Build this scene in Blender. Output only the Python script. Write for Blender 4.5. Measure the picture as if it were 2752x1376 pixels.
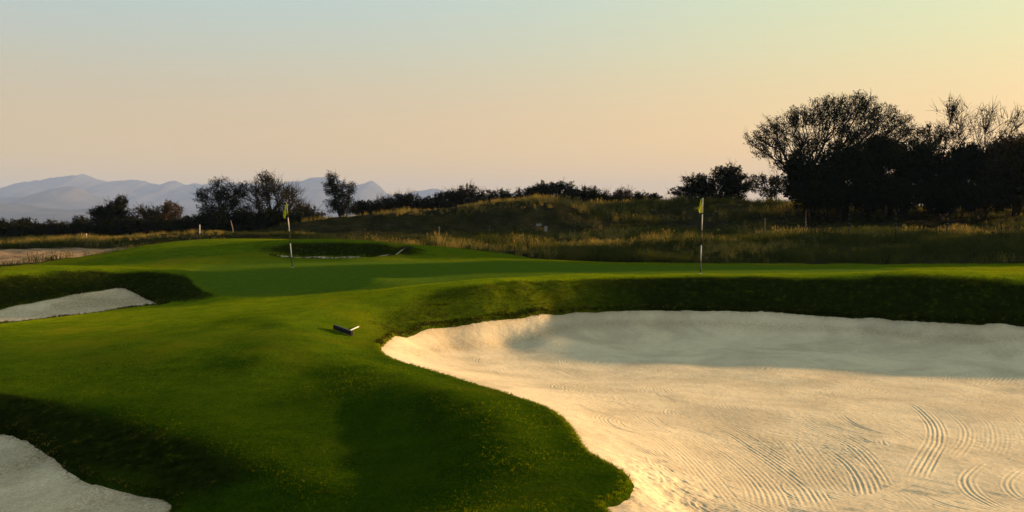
import bpy, math, random
import numpy as np
from mathutils import Vector
R = math.radians
rng = np.random.default_rng(7)
random.seed(7)
scene = bpy.context.scene
for o in list(bpy.data.objects): bpy.data.objects.remove(o)

# ------------------------------------------------------------------ camera
E = 2.8            # eye height above the big bunker's floor
F = 2643.0         # focal length in photograph pixels (photograph 2752 wide)
HOR = 597.0        # photograph row of the horizon
cam_d = bpy.data.cameras.new('camera'); cam = bpy.data.objects.new('camera', cam_d)
scene.collection.objects.link(cam); scene.camera = cam
cam.location = (0, 0, E); cam.rotation_euler = (R(90), 0, 0)
cam_d.sensor_width = 36; cam_d.lens = 36*F/2752; cam_d.shift_y = -(688-HOR)/2752
cam_d.clip_start = .1; cam_d.clip_end = 30000

# ------------------------------------------------------------------ light
SUN_EL, SUN_AZ = R(9.8), R(68)     # azimuth from +Y towards +X
sun_d = bpy.data.lights.new('sun', 'SUN'); sun = bpy.data.objects.new('sun', sun_d)
scene.collection.objects.link(sun)
sun_d.energy = 3.8; sun_d.angle = R(1.0); sun_d.color = (1.0, .60, .29)
sdir = Vector((math.sin(SUN_AZ)*math.cos(SUN_EL), math.cos(SUN_AZ)*math.cos(SUN_EL), math.sin(SUN_EL)))
sun.rotation_euler = sdir.to_track_quat('Z', 'Y').to_euler()
sun.location = (60, 20, 40)

world = bpy.data.worlds.new('World'); scene.world = world; world.use_nodes = True
wn = world.node_tree; wn.nodes.clear()
w_out = wn.nodes.new('ShaderNodeOutputWorld'); w_bg = wn.nodes.new('ShaderNodeBackground')
sky = wn.nodes.new('ShaderNodeTexSky'); sky.sky_type = 'NISHITA'; sky.sun_disc = False
sky.sun_elevation = SUN_EL; sky.sun_rotation = SUN_AZ
sky.altitude = 0; sky.air_density = 1.0; sky.dust_density = 1.0; sky.ozone_density = 1.0
w_bg.inputs['Strength'].default_value = .06
# the physical sky, toned by a soft evening gradient over height and over the angle to the sun
def wnode(t, **kw):
    n = wn.nodes.new(t)
    for k, v_ in kw.items(): setattr(n, k, v_)
    return n
tc = wnode('ShaderNodeTexCoord'); sx = wnode('ShaderNodeSeparateXYZ'); wn.links.new(tc.outputs['Generated'], sx.inputs[0])
def wramp(fac, stops):
    r = wnode('ShaderNodeValToRGB'); wn.links.new(fac, r.inputs[0]); el = r.color_ramp.elements; r.color_ramp.interpolation = 'B_SPLINE'
    while len(el) < len(stops): el.new(.5)
    for e, (p, c) in zip(el, stops): e.position = p; e.color = (*c, 1)
    return r.outputs[0]
grad = wramp(sx.outputs['Z'], [(0, (1.0, .57, .10)), (.05, (.98, .57, .12)), (.11, (.78, .53, .25)), (.17, (.61, .61, .43)), (.25, (.47, .66, .72)), (.45, (.50, .62, .70)), (1, (.50, .58, .64))])
dt = wnode('ShaderNodeVectorMath', operation='DOT_PRODUCT'); wn.links.new(tc.outputs['Generated'], dt.inputs[0]); dt.inputs[1].default_value = sdir
mr = wnode('ShaderNodeMapRange'); wn.links.new(dt.outputs['Value'], mr.inputs[0]); mr.inputs[1].default_value = -1; mr.inputs[2].default_value = 1
tint = wramp(mr.outputs[0], [(0, (.44, .45, .48)), (.42, (.47, .48, .50)), (.55, (.50, .50, .50)), (.72, (.60, .56, .47)), (.87, (.80, .70, .33)), (.95, (.90, .76, .42)), (1, (1, .85, .5))])
def wmix(f, a_, b_, bl='MIX'):
    m_ = wnode('ShaderNodeMix', data_type='RGBA', blend_type=bl); m_.inputs[0].default_value = f
    for i_, q in ((6, a_), (7, b_)):
        if isinstance(q, tuple): m_.inputs[i_].default_value = (*q, 1)
        else: wn.links.new(q, m_.inputs[i_])
    return m_.outputs[2]
g2 = wmix(1, wmix(1, grad, tint, 'MULTIPLY'), (5.6, 5.65, 5.7), 'MULTIPLY')
wn.links.new(wmix(.9, sky.outputs[0], g2), w_bg.inputs['Color'])
wn.links.new(w_bg.outputs[0], w_out.inputs['Surface'])

vs = scene.view_settings
vs.view_transform = 'Standard'; vs.look = 'None'; vs.gamma = 1; vs.use_curve_mapping = False
vs.exposure = 2.5
scene.cycles.volume_bounces = 1
scene.cycles.max_bounces = 6
scene.cycles.transparent_max_bounces = 8

# ------------------------------------------------------------------ helpers
COL = scene.collection
def link(o, parent=None):
    COL.objects.link(o)
    if parent is not None: o.parent = parent
    return o
def tag(o, label=None, cat=None, group=None, kind=None):
    if label: o['label'] = label
    if cat: o['category'] = cat
    if group: o['group'] = group
    if kind: o['kind'] = kind
    return o
def empty(name, loc=(0, 0, 0), rz=0):
    o = bpy.data.objects.new(name, None); o.empty_display_size = .2
    o.location = loc; o.rotation_euler = (0, 0, rz)
    return link(o)
def mesh_np(name, V, Fc, mat=None, smooth=True):
    """V (n,3) float, Fc list of (m,k) int arrays"""
    me = bpy.data.meshes.new(name)
    V = np.asarray(V, dtype=np.float32)
    me.vertices.add(len(V)); me.vertices.foreach_set('co', V.ravel())
    if not isinstance(Fc, (list, tuple)): Fc = [Fc]
    Fc = [np.asarray(f, dtype=np.int32) for f in Fc if len(f)]
    if Fc:
        tot = np.concatenate([np.full(len(f), f.shape[1], np.int32) for f in Fc])
        idx = np.concatenate([f.ravel() for f in Fc])
        start = np.concatenate([[0], np.cumsum(tot)[:-1]]).astype(np.int32)
        me.loops.add(len(idx)); me.loops.foreach_set('vertex_index', idx)
        me.polygons.add(len(tot)); me.polygons.foreach_set('loop_start', start)
        me.polygons.foreach_set('loop_total', tot)
        me.polygons.foreach_set('use_smooth', np.full(len(tot), smooth, bool))
    me.update(calc_edges=True)
    if mat: me.materials.append(mat)
    return me
def obj(name, me, parent=None):
    return link(bpy.data.objects.new(name, me), parent)
class MB:
    """collects tubes and boxes for one mesh object"""
    def __init__(s): s.v = []; s.q = []; s.t = []; s.n = 0
    def add(s, v, q=None, t=None):
        v = np.asarray(v, float); s.v.append(v)
        if q is not None and len(q): s.q.append(np.asarray(q)+s.n)
        if t is not None and len(t): s.t.append(np.asarray(t)+s.n)
        s.n += len(v)
    def tube(s, pts, rad, k=6):
        pts = np.asarray(pts, float); m = len(pts)
        rad = np.broadcast_to(rad, (m,))
        d = np.gradient(pts, axis=0); d /= np.linalg.norm(d, axis=1)[:, None]+1e-9
        ref = np.array([0., 1, 0]) if abs(d[0][1]) < .8 else np.array([1., 0, 0])
        a = np.cross(d, ref); a /= np.linalg.norm(a, axis=1)[:, None]+1e-9
        b = np.cross(d, a)
        th = np.arange(k)/k*2*np.pi
        V = pts[:, None]+rad[:, None, None]*(a[:, None]*np.cos(th)[None, :, None]+b[:, None]*np.sin(th)[None, :, None])
        V = V.reshape(-1, 3); q = []
        for i in range(m-1):
            for j in range(k):
                q.append((i*k+j, i*k+(j+1) % k, (i+1)*k+(j+1) % k, (i+1)*k+j))
        t = []
        for j in range(1, k-1):
            t.append((0, j+1, j)); t.append(((m-1)*k, (m-1)*k+j, (m-1)*k+j+1))
        s.add(V, q, t)
    def box(s, c, sz, M=None):
        c = np.array(c, float); h = np.array(sz, float)/2
        P = np.array([(x, y, z) for x in (-1, 1) for y in (-1, 1) for z in (-1, 1)])*h
        if M is not None: P = P @ np.array(M).T
        s.add(P+c, [(0, 1, 3, 2), (4, 6, 7, 5), (0, 4, 5, 1), (2, 3, 7, 6), (0, 2, 6, 4), (1, 5, 7, 3)])
    def mesh(s, name, mat, smooth=False):
        fc = []
        if s.q: fc.append(np.concatenate(s.q))
        if s.t: fc.append(np.concatenate(s.t))
        return mesh_np(name, np.concatenate(s.v), fc, mat, smooth)
    def build(s, name, mat, parent=None, smooth=False):
        return obj(name, s.mesh(name, mat, smooth), parent)

def W(px, py, y):
    return ((px-1376)/F*y, y, E-(py-HOR)/F*y)
def Wz(px, py, z):
    y = F*(E-z)/(py-HOR)
    return ((px-1376)/F*y, y, z)

# ------------------------------------------------------------------ value noise (numpy)
def _hash(ix, iy, seed):
    h = (ix.astype(np.int64)*374761393 + iy.astype(np.int64)*668265263 + seed*974711) & 0x7fffffff
    h = ((h ^ (h >> 13))*1274126177) & 0x7fffffff
    return ((h ^ (h >> 16)) & 0xffff)/65535.0
def vnoise(x, y, seed=0):
    x = np.asarray(x, float); y = np.asarray(y, float)
    ix = np.floor(x); iy = np.floor(y); fx = x-ix; fy = y-iy
    fx = fx*fx*fx*(fx*(fx*6-15)+10); fy = fy*fy*fy*(fy*(fy*6-15)+10)
    a = _hash(ix, iy, seed); b = _hash(ix+1, iy, seed); c = _hash(ix, iy+1, seed); d = _hash(ix+1, iy+1, seed)
    return (a*(1-fx)+b*fx)*(1-fy)+(c*(1-fx)+d*fx)*fy-.5
def fbm(x, y, oct=4, seed=0):
    s = 0; a = 1.
    for k in range(oct):
        s = s+a*vnoise(x*2**k+13*k, y*2**k+7*k, seed+k); a *= .5
    return s

# ------------------------------------------------------------------ bunker outlines (world xy)
def catmull(P, n=6, closed=True):
    P = np.asarray(P, float); out = []
    N = len(P)
    for i in range(N if closed else N-1):
        p0, p1, p2, p3 = [P[(i+k) % N] if closed else P[min(max(i+k, 0), N-1)] for k in (-1, 0, 1, 2)]
        for t in np.arange(n)/n:
            out.append(.5*((2*p1)+(-p0+p2)*t+(2*p0-5*p1+4*p2-p3)*t*t+(-p0+3*p1-3*p2+p3)*t**3))
    if not closed: out.append(P[-1])
    return np.array(out)
# main bunker edge with heights
main_far = [(1018, 930, .46), (1035, 914, .48), (1065, 898, .5), (1150, 875, .55), (1300, 858, .60), (1400, 850, .61), (1500, 842, .62), (1600, 837, .64),
            (1700, 834, .65), (1800, 833, .65), (1900, 833, .65), (2000, 835, .65), (2100, 838, .65), (2200, 844, .63), (2300, 850, .60),
            (2400, 856, .60), (2500, 862, .60), (2620, 868, .58), (2752, 874, .55)]
main_near = [(1016, 944, .45), (1032, 960, .43), (1060, 975, .41), (1105, 990, .38), (1150, 1003, .35), (1220, 1025, .35), (1300, 1050, .35), (1400, 1080, .35), (1445, 1095, .35), (1490, 1118, .35),
             (1525, 1148, .36), (1548, 1185, .38), (1565, 1212, .40), (1600, 1238, .4), (1645, 1262, .4), (1678, 1284, .4), (1688, 1302, .4), (1676, 1330, .4), (1655, 1350, .4), (1620, 1376, .4)]
MF = [Wz(*p) for p in main_far]; MN = [Wz(*p) for p in main_near]
off = [(13.2, 19.8, .55), (14.8, 17.5, .55), (15.3, 14.5, .55), (14.6, 11.0, .55), (12.5, 8.0, .5), (9, 6.2, .5), (5, 5.6, .45), (2.6, 6.1, .42), (1.2, 7.2, .4)]
main_edge = MF+off+MN[::-1]
main_poly = catmull([p[:2] for p in main_edge], 4)
# left bunker (mid distance)
left_back = [W(-120, 855, 24.5), W(-60, 842, 25.2), W(0, 830, 26.0), W(80, 812, 26.8), W(150, 800, 27.4), W(230, 785, 28.2), W(290, 776, 28.9), W(330, 775, 29), W(362, 783, 28.7), W(400, 802, 27.9), W(430, 815, 27.2), W(448, 819, 26.8)]
left_front = [W(400, 824, 26.2), W(330, 833, 25.5), W(200, 852, 24.2), W(100, 864, 23.3), W(0, 876, 22.4), W(-80, 886, 21.6), W(-160, 885, 22)]
left_edge = left_back+left_front
left_poly = catmull([p[:2] for p in left_edge], 4)
# near bunker bottom left
near_edge = [W(-60, 1140, 13.9), W(0, 1155, 13.5), W(60, 1172, 13.1), W(110, 1197, 12.65), W(160, 1232, 12.1), W(200, 1262, 11.6), W(250, 1286, 11.2), W(300, 1304, 10.95), W(350, 1318, 10.75),
             W(405, 1328, 10.6), W(440, 1334, 10.5), W(462, 1345, 10.35), W(472, 1376, 9.9)]
near_rest = [(-3.6, 8.6, -.1), (-5, 7.4, -.1), (-7.5, 7.3, -.1), (-9.5, 9, -.1), (-10, 12, -.1), (-8.8, 14, -.05)]
near_poly = catmull([p[:2] for p in near_edge+near_rest], 4)
# far bunker in the mound
far_front = [W(725, 691, 36.6), W(760, 697, 35.9), W(850, 700, 35.7), W(950, 699, 35.7), W(1020, 696, 36), W(1062, 691, 36.6)]
far_back = [W(1050, 689.5, 36.9), W(980, 689, 37.1), W(900, 689, 37.15), W(820, 689, 37.15), W(760, 689.5, 37.0), W(735, 690, 36.8)]
far_poly = catmull([p[:2] for p in far_front+far_back], 4)
polys = dict(main=main_poly, left=left_poly, near=near_poly, far=far_poly)
green_px = [(500, 722), (560, 711), (800, 707.5), (1100, 706.5), (1400, 706), (1900, 709), (2250, 712.5), (2400, 717), (2440, 724), (2380, 732), (2200, 735), (1880, 737),
            (1500, 744), (1200, 752), (900, 749), (680, 745), (560, 738), (505, 731)]
green_poly = catmull([Wz(a, b, 1.34)[:2] for a, b in green_px], 5)

def sdist(P, poly):
    """signed distance, positive inside"""
    P = np.asarray(P, float); out = np.full(len(P), -1e3)
    lo = poly.min(0)-3; hi = poly.max(0)+3
    m = (P[:, 0] > lo[0]) & (P[:, 0] < hi[0]) & (P[:, 1] > lo[1]) & (P[:, 1] < hi[1])
    Q = P[m]
    if not len(Q): return out
    best = np.full(len(Q), 1e9); ins = np.zeros(len(Q), bool)
    A = poly; B = np.roll(poly, -1, 0)
    for a, b in zip(A, B):
        ab = b-a; t = np.clip(((Q-a)@ab)/(ab@ab+1e-12), 0, 1)
        d = np.hypot(Q[:, 0]-a[0]-t*ab[0], Q[:, 1]-a[1]-t*ab[1]); best = np.minimum(best, d)
        c = (a[1] > Q[:, 1]) != (b[1] > Q[:, 1])
        if abs(b[1]-a[1]) > 1e-12:
            ins ^= c & (Q[:, 0] < (b[0]-a[0])*(Q[:, 1]-a[1])/(b[1]-a[1])+a[0])
    out[m] = np.where(ins, best, -best)
    return out

# ------------------------------------------------------------------ terrain: smooth surface through surveyed points
cp = []
def C(*pts):
    for p in pts: cp.append(W(*p))
def Cw(*pts): cp.extend(pts)
firm_ranges = []
cp += main_edge + left_edge + near_edge + near_rest
# lip crest above the main bunker
C((1100, 793, 22.70), (1200, 785, 22.90), (1300, 777, 23.15), (1400, 770, 23.65), (1500, 764.5, 24.20), (1600, 760, 24.65), (1700, 756, 24.85), (1800, 752.5, 24.95), (1900, 751, 24.95), (2000, 750, 24.85), (2100, 751, 24.65), (2200, 752, 24.45),
  (2300, 756, 23.95), (2400, 760, 23.35), (2500, 765, 22.95), (2600, 770, 22.65), (2752, 780, 22.25), (2850, 786, 21.85))
firm_ranges.append((0, len(cp)))
# main bunker floor
for (a, b, z) in [(1120, 930, .22), (1200, 920, .2), (1120, 965, .18), (1300, 905, .2), (1400, 893, .3), (1550, 880, .36), (1700, 872, .38), (1900, 870, .38), (2100, 875, .37), (2300, 888, .36), (2500, 900, .33), (2700, 912, .3),
                  (1300, 960, .03), (1500, 960, .0), (1800, 960, .0), (2100, 970, .0), (2400, 980, .0), (2700, 990, .02), (1400, 1020, .0), (1560, 1080, .14), (1800, 1060, 0), (2200, 1100, 0), (2600, 1100, 0), (1650, 1150, .16),
                  (1700, 1200, .20), (1790, 1240, .16), (1850, 1300, .12), (1830, 1376, .08), (2000, 1200, 0), (2400, 1200, 0), (2200, 1376, 0), (2600, 1376, 0), (1250, 985, .08), (1480, 915, .17), (1350, 925, .08)]:
    cp.append(Wz(a, b, z))
Cw((6, 8, 0), (9, 9, .02), (12, 12, .05), (12, 16, .05), (10, 12, 0), (13.6, 20.8, 1.2), (15.4, 20.8, 1.3), (16.2, 17.8, 1.35), (16.7, 14, 1.3), (16.0, 10, 1.2), (13.6, 6.4, 1.1), (9.5, 4.6, 1.1), (5, 4.1, 1.05), (1.6, 4.6, .9),
   (20, 12, 1.3), (22, 20, 1.35), (18, 28, 1.35), (0, 0, 1.2), (0, 3, 1.05), (0, 5.5, .65), (-4, 0, 1.1), (-5, 4, .6), (8, 0, 1.3), (16, 2, 1.35), (-12, 4, .8), (-14, 12, .5), (-16, 20, .6), (-16, 28, 1.0), (0, -5, 1.2), (15, -4, 1.4), (-15, -4, 1.2))
# left end of the valley above the tip of the bunker
C((1000, 806, 22.4), (900, 820, 21.9), (850, 828, 21.5), (770, 840, 21.0), (700, 850, 20.5), (640, 855, 20.4), (1000, 840, 21.3), (1100, 835, 21.7), (930, 872, 20.1), (1000, 870, 20.4), (860, 880, 19.5),
  (960, 905, 19.2), (700, 915, 17.7), (780, 910, 17.7), (840, 908, 17.9), (890, 916, 18.05), (950, 930, 18.0), (760, 868, 19.4), (700, 880, 19.3), (840, 940, 16.9), (930, 955, 16.9))
# swale under the crest line and the ridge beside the bunker
C((1000, 985, 15.5), (1060, 1005, 14.75), (1130, 1028, 14.0), (1210, 1052, 13.15), (1290, 1085, 12.3), (1350, 1120, 11.5), (1380, 1170, 10.6), (1400, 1230, 9.75), (1450, 1300, 8.9),
  (1480, 1210, 10.2), (1430, 1140, 11.6), (1560, 1290, 9.0))
# foreground mound falling to the left
C((1150, 1110, 12.4), (1180, 1180, 11.2), (1150, 1280, 9.85), (1000, 1100, 13.05), (950, 1180, 11.7), (900, 1260, 10.5), (1100, 1376, 8.7), (1300, 1376, 8.0), (1500, 1376, 8.0), (900, 1376, 9.1), (700, 1376, 9.45), (600, 1340, 9.9),
  (700, 1300, 10.2), (560, 1270, 10.75), (450, 1240, 11.35), (800, 1090, 13.35), (700, 1100, 13.2), (600, 1100, 13.1), (800, 1010, 15.4), (900, 1020, 14.85), (600, 1000, 15.45), (450, 1060, 14.0), (350, 1060, 14.1), (700, 960, 16.0),
  (0, 1072, 14.0), (100, 1078, 13.85), (200, 1092, 13.5), (330, 1130, 12.6), (430, 1160, 12.05), (550, 1190, 11.55), (650, 1215, 11.1), (770, 1255, 10.45), (870, 1300, 9.85), (-100, 1065, 14.2),
  (0, 1052, 14.6), (120, 1052, 14.6), (250, 1055, 14.4), (0, 1012, 15.8), (300, 1010, 15.6), (150, 980, 16.7))
# middle ground left
C((0, 925, 18.6), (150, 925, 18.6), (300, 922, 18.4), (450, 920, 18.1), (600, 920, 17.95), (-100, 950, 18), (100, 895, 20.5), (300, 880, 21.2), (500, 865, 21.3), (600, 862, 20.7), (500, 830, 24.5), (620, 820, 24.2), (750, 815, 24.0), (900, 795, 24.5),
  (520, 806, 27.0), (590, 783, 27.2), (700, 785, 26.8), (600, 765, 28.2), (850, 775, 26.9), (1000, 775, 25.5), (1200, 765, 25.6), (800, 760, 28.3), (1000, 755, 28.0))
fr0 = len(cp)
C((-100, 742, 27.0), (0, 736, 27.9), (60, 733, 28.4), (100, 731, 28.7), (150, 729.5, 29.0), (200, 728, 29.3), (260, 727.5, 29.7), (330, 728, 30.0), (365, 729.5, 29.9), (400, 731, 29.6), (450, 738, 29.0), (520, 750, 28.4), (575, 764, 27.9))
C((-100, 725, 30.5), (100, 719, 32), (250, 717, 33), (400, 720, 33), (500, 728, 31.5))
C((470, 800, 27.25), (420, 790, 28.0), (500, 785, 27.6), (540, 785, 27.5))
firm_ranges.append((fr0, len(cp)))
for (a, b) in [(600, 735), (785, 718), (785, 735), (1000, 720), (1000, 740), (1300, 720), (1300, 740), (1600, 718), (1600, 735), (1882, 730), (1882, 715), (2150, 725), (2150, 740), (2400, 730), (2400, 742), (2600, 735), (2752, 745), (1450, 752), (1750, 744), (2000, 743)]:
    cp.append(Wz(a, b, 1.34+(.04 if b < 722 else 0)))
# mound with the far bunker
C((0, 726, 36), (100, 714, 37), (200, 699, 38), (300, 679, 39.5), (350, 668, 40.3), (400, 657, 41), (480, 646, 41.8), (560, 641.5, 42), (640, 641.5, 42.2), (700, 643, 42.5), (780, 644, 42.8), (850, 645, 43), (1000, 650, 43), (1150, 660, 43), (1230, 667, 42.5), (1300, 675, 42), (1400, 689, 41), (1500, 700, 39.5),
  (200, 724, 33), (400, 715, 34), (600, 707, 34.4), (520, 680, 37), (400, 690, 36.5), (620, 665, 38.7), (650, 690, 36.2), (700, 699, 35.3), (900, 703.5, 35.0), (1100, 702, 35.2), (1200, 690, 37.2), (1300, 694, 37), (1400, 701, 36), (1150, 680, 38.8), (1100, 690, 37))
fr0 = len(cp)
cp += [(a, b, c+.05) for a, b, c in far_front]
C(*[(735, 692, 36.9), (800, 693, 36.6), (900, 693.5, 36.6), (1000, 693, 36.6), (1050, 692, 36.6), (800, 688.5, 37.2), (900, 688.5, 37.2), (1000, 688.5, 37.15), (1085, 678, 37.0), (1060, 662, 37.6), (1000, 658, 37.9), (900, 656, 38.05), (800, 655.5, 38.1), (720, 656, 38.2), (675, 662, 38.6), (700, 677, 37.8), (1100, 662, 38.3), (1000, 674, 37.5), (900, 672, 37.6), (800, 672, 37.65), (1000, 650.5, 41), (850, 648, 41.2), (700, 646, 41)])
firm_ranges.append((fr0, len(cp)))
Cw((-19, 47, 1.0), (-13, 48, 1.2), (-8, 49, 1.35), (-3, 49, 1.35), (2, 48, 1.3))
C((0, 712, 42), (200, 702, 44), (0, 690, 46), (150, 690, 46), (0, 668, 50.5), (200, 666, 51), (350, 664, 51), (0, 655, 56), (250, 650, 57), (450, 630, 58), (600, 624, 60), (750, 628, 60), (0, 645, 66), (300, 640, 66), (600, 635, 70), (800, 640, 66), (-200, 700, 44), (-200, 660, 60))
# rough behind the green, fence line, berms
C((1500, 702, 41), (1600, 703, 40), (1800, 704, 39.5), (2000, 705, 39), (2200, 706, 38.5), (2400, 707, 38), (2600, 705, 38), (2752, 703, 38), (2450, 717, 34), (2600, 722, 32), (2752, 725, 31),
  (1500, 670, 47), (1700, 668, 46), (1900, 672, 45), (2100, 675, 44), (2300, 674, 43), (2500, 668, 42.5), (2752, 664, 42),
  (1300, 655, 52), (1450, 655, 52), (1600, 650, 52), (1800, 648, 52), (2000, 650, 51), (2300, 650, 49), (2550, 646, 47), (2752, 645, 46),
  (1000, 640, 56), (1200, 640, 57), (1400, 640, 58), (1600, 640, 59), (1800, 638, 59), (2000, 640, 58), (2300, 640, 56), (2700, 638, 54),
  (900, 628.7, 64.6), (1100, 626.8, 65.6), (1300, 623.9, 66.6), (1500, 623.9, 66.6), (1700, 621.0, 66.6), (1900, 619.1, 67.6), (2200, 621.0, 64.6), (2500, 621.0, 62.6), (2752, 620.9, 61.6),
  (820, 597, 68), (900, 588, 69), (1000, 577, 70), (1100, 571, 70), (1200, 567, 70), (1260, 560, 70), (1320, 550, 70), (1400, 546, 70), (1480, 547, 70), (1530, 555, 70), (1580, 572, 70), (1620, 588, 71), (1680, 575, 73),
  (1760, 562, 74), (1850, 550, 74), (1950, 544, 74), (2050, 546, 74), (2120, 556, 73), (2200, 563, 72), (2350, 566, 71), (2500, 566, 70), (2650, 568, 69), (2800, 570, 68), (3000, 572, 67))
Cw((-24, 82, 1.6), (-12, 84, 1.8), (0, 84, 3.0), (12, 88, 3.4), (24, 88, 3.4), (36, 84, 3.2), (44, 70, 3.2), (42, 56, 2.2), (36, 46, 1.8), (30, 36, 1.4), (28, 28, 1.35), (-34, 60, 1.4), (-30, 44, .9), (-26, 32, .9), (-40, 80, 1.4), (52, 60, 2.6), (48, 40, 1.6), (44, 20, 1.4))
cp = np.array(cp, float)
firm = np.zeros(len(cp), bool)
for a_, b_ in firm_ranges: firm[a_:b_] = True
# drop near-duplicates
keep = []
for i, p in enumerate(cp):
    if all(math.hypot(p[0]-cp[j][0], p[1]-cp[j][1]) > .012*(p[1]+6) for j in keep): keep.append(i)
cp = cp[keep]; firm = firm[keep]
A0 = 6.0
def dom(x, y):
    yy = np.maximum(y+A0, .5)
    return np.stack([x/yy, np.log(yy)], -1)
CD = dom(cp[:, 0], cp[:, 1]); CC = .009
def _phi(d2): return np.sqrt(d2+CC*CC)
n_ = len(CD)
D2 = ((CD[:, None]-CD[None])**2).sum(-1)
Pm = np.c_[np.ones(n_), CD]
KM = np.zeros((n_+3, n_+3)); KM[:n_, :n_] = _phi(D2)-np.diag(np.where(firm, 2e-4, 5e-3)); KM[:n_, n_:] = Pm; KM[n_:, :n_] = Pm.T
sol = np.linalg.solve(KM, np.r_[cp[:, 2], 0, 0, 0])
def base_z(x, y):
    x = np.asarray(x, float).ravel(); y = np.asarray(y, float).ravel()
    out = np.zeros(len(x)); wt = sol[:n_].astype(np.float32); CDf = CD.astype(np.float32)
    for s in range(0, len(x), 60000):
        e = s+60000
        q = dom(x[s:e], y[s:e]); qf = q.astype(np.float32)
        d2 = (qf[:, 0:1]-CDf[None, :, 0])**2+(qf[:, 1:2]-CDf[None, :, 1])**2
        out[s:e] = np.sqrt(d2+np.float32(CC*CC))@wt+sol[n_]+q@sol[n_+1:]
    # settle to a plain far away
    far = np.clip((y-86)/60, 0, 1); side = np.clip((np.abs(x)/(y+A0)-.62)/.5, 0, 1)
    far = far*far*(3-2*far); side = side*side*(3-2*side)
    out = out*(1-side)+np.clip(1.3+.012*(y-30), 1.2, 2.4)*side
    out = out*(1-far)+(.3+.6*fbm(x/90, y/90, 3, 5))*far
    return out
def ground_base(x, y):
    z = base_z(x, y)
    s = np.clip((np.asarray(y).ravel()+A0)/30, .3, 3)
    z = z+.035*fbm(x/2.6, y/2.6, 3, 3)*np.minimum(s, 1)
    return z
def all_sd(P):
    return {k: sdist(P, v) for k, v in polys.items()}
def ground_z(x, y, sds=None, gsd=None):
    P = np.stack([x, y], -1)
    z = ground_base(x, y)
    if sds is None: sds = all_sd(P)
    if gsd is None: gsd = sdist(P, green_poly)
    z -= .035*np.clip((gsd+.05)/.3, 0, 1)                                # the green is cut lower
    near_edge_lip = np.zeros(len(z))
    for k, sd in sds.items():
        z += .05*np.exp(-(np.minimum(sd, 0)/.25)**2)*(sd > -2)*np.where(sd > 0, 0, 1)+.05*(sd > 0)
        z -= np.clip(sd, 0, .7)*.9
    return z

# ------------------------------------------------------------------ materials
def nodes(mat):
    mat.use_nodes = True; nt = mat.node_tree; nt.nodes.clear(); return nt
def N(nt, t, **kw):
    n = nt.nodes.new(t)
    for k, v in kw.items(): setattr(n, k, v)
    return n
def noise(nt, scale, detail=4, rough=.55, vec=None, dist=0):
    n = N(nt, 'ShaderNodeTexNoise'); n.inputs['Scale'].default_value = scale; n.inputs['Detail'].default_value = detail
    n.inputs['Roughness'].default_value = rough; n.inputs['Distortion'].default_value = dist
    if vec is not None: nt.links.new(vec, n.inputs['Vector'])
    return n.outputs['Fac']
def ramp(nt, fac, stops):
    r = N(nt, 'ShaderNodeValToRGB'); nt.links.new(fac, r.inputs[0])
    el = r.color_ramp.elements
    while len(el) < len(stops): el.new(.5)
    for e, (p, c) in zip(el, stops): e.position = p; e.color = (c[0], c[1], c[2], 1) if len(c) == 3 else c
    return r.outputs[0]
def mixc(nt, fac, a, b, blend='MIX'):
    m = N(nt, 'ShaderNodeMix', data_type='RGBA', blend_type=blend)
    for s, v in ((0, fac), (6, a), (7, b)):
        if isinstance(v, (int, float)): m.inputs[s].default_value = v
        elif isinstance(v, tuple): m.inputs[s].default_value = (v[0], v[1], v[2], 1)
        else: nt.links.new(v, m.inputs[s])
    return m.outputs[2]
def bump(nt, h, strength, dist, prev=None):
    b = N(nt, 'ShaderNodeBump'); b.inputs['Strength'].default_value = strength; b.inputs['Distance'].default_value = dist
    nt.links.new(h, b.inputs['Height'])
    if prev is not None: nt.links.new(prev, b.inputs['Normal'])
    return b.outputs[0]
def pos(nt): return N(nt, 'ShaderNodeNewGeometry').outputs['Position']
def diffuse(nt, col, normal=None, rough=.9, trans=0., tcol=None, spec=.1):
    out = N(nt, 'ShaderNodeOutputMaterial')
    p = N(nt, 'ShaderNodeBsdfPrincipled'); p.inputs['Roughness'].default_value = rough
    p.inputs['Specular IOR Level'].default_value = spec
    if isinstance(col, tuple): p.inputs['Base Color'].default_value = (*col, 1)
    else: nt.links.new(col, p.inputs['Base Color'])
    if normal is not None: nt.links.new(normal, p.inputs['Normal'])
    if trans:
        t = N(nt, 'ShaderNodeBsdfTranslucent'); nt.links.new(tcol if tcol is not None else col, t.inputs['Color'])
        m = N(nt, 'ShaderNodeMixShader'); m.inputs[0].default_value = trans
        nt.links.new(p.outputs[0], m.inputs[1]); nt.links.new(t.outputs[0], m.inputs[2]); nt.links.new(m.outputs[0], out.inputs['Surface'])
    else: nt.links.new(p.outputs[0], out.inputs['Surface'])
    return p

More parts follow.
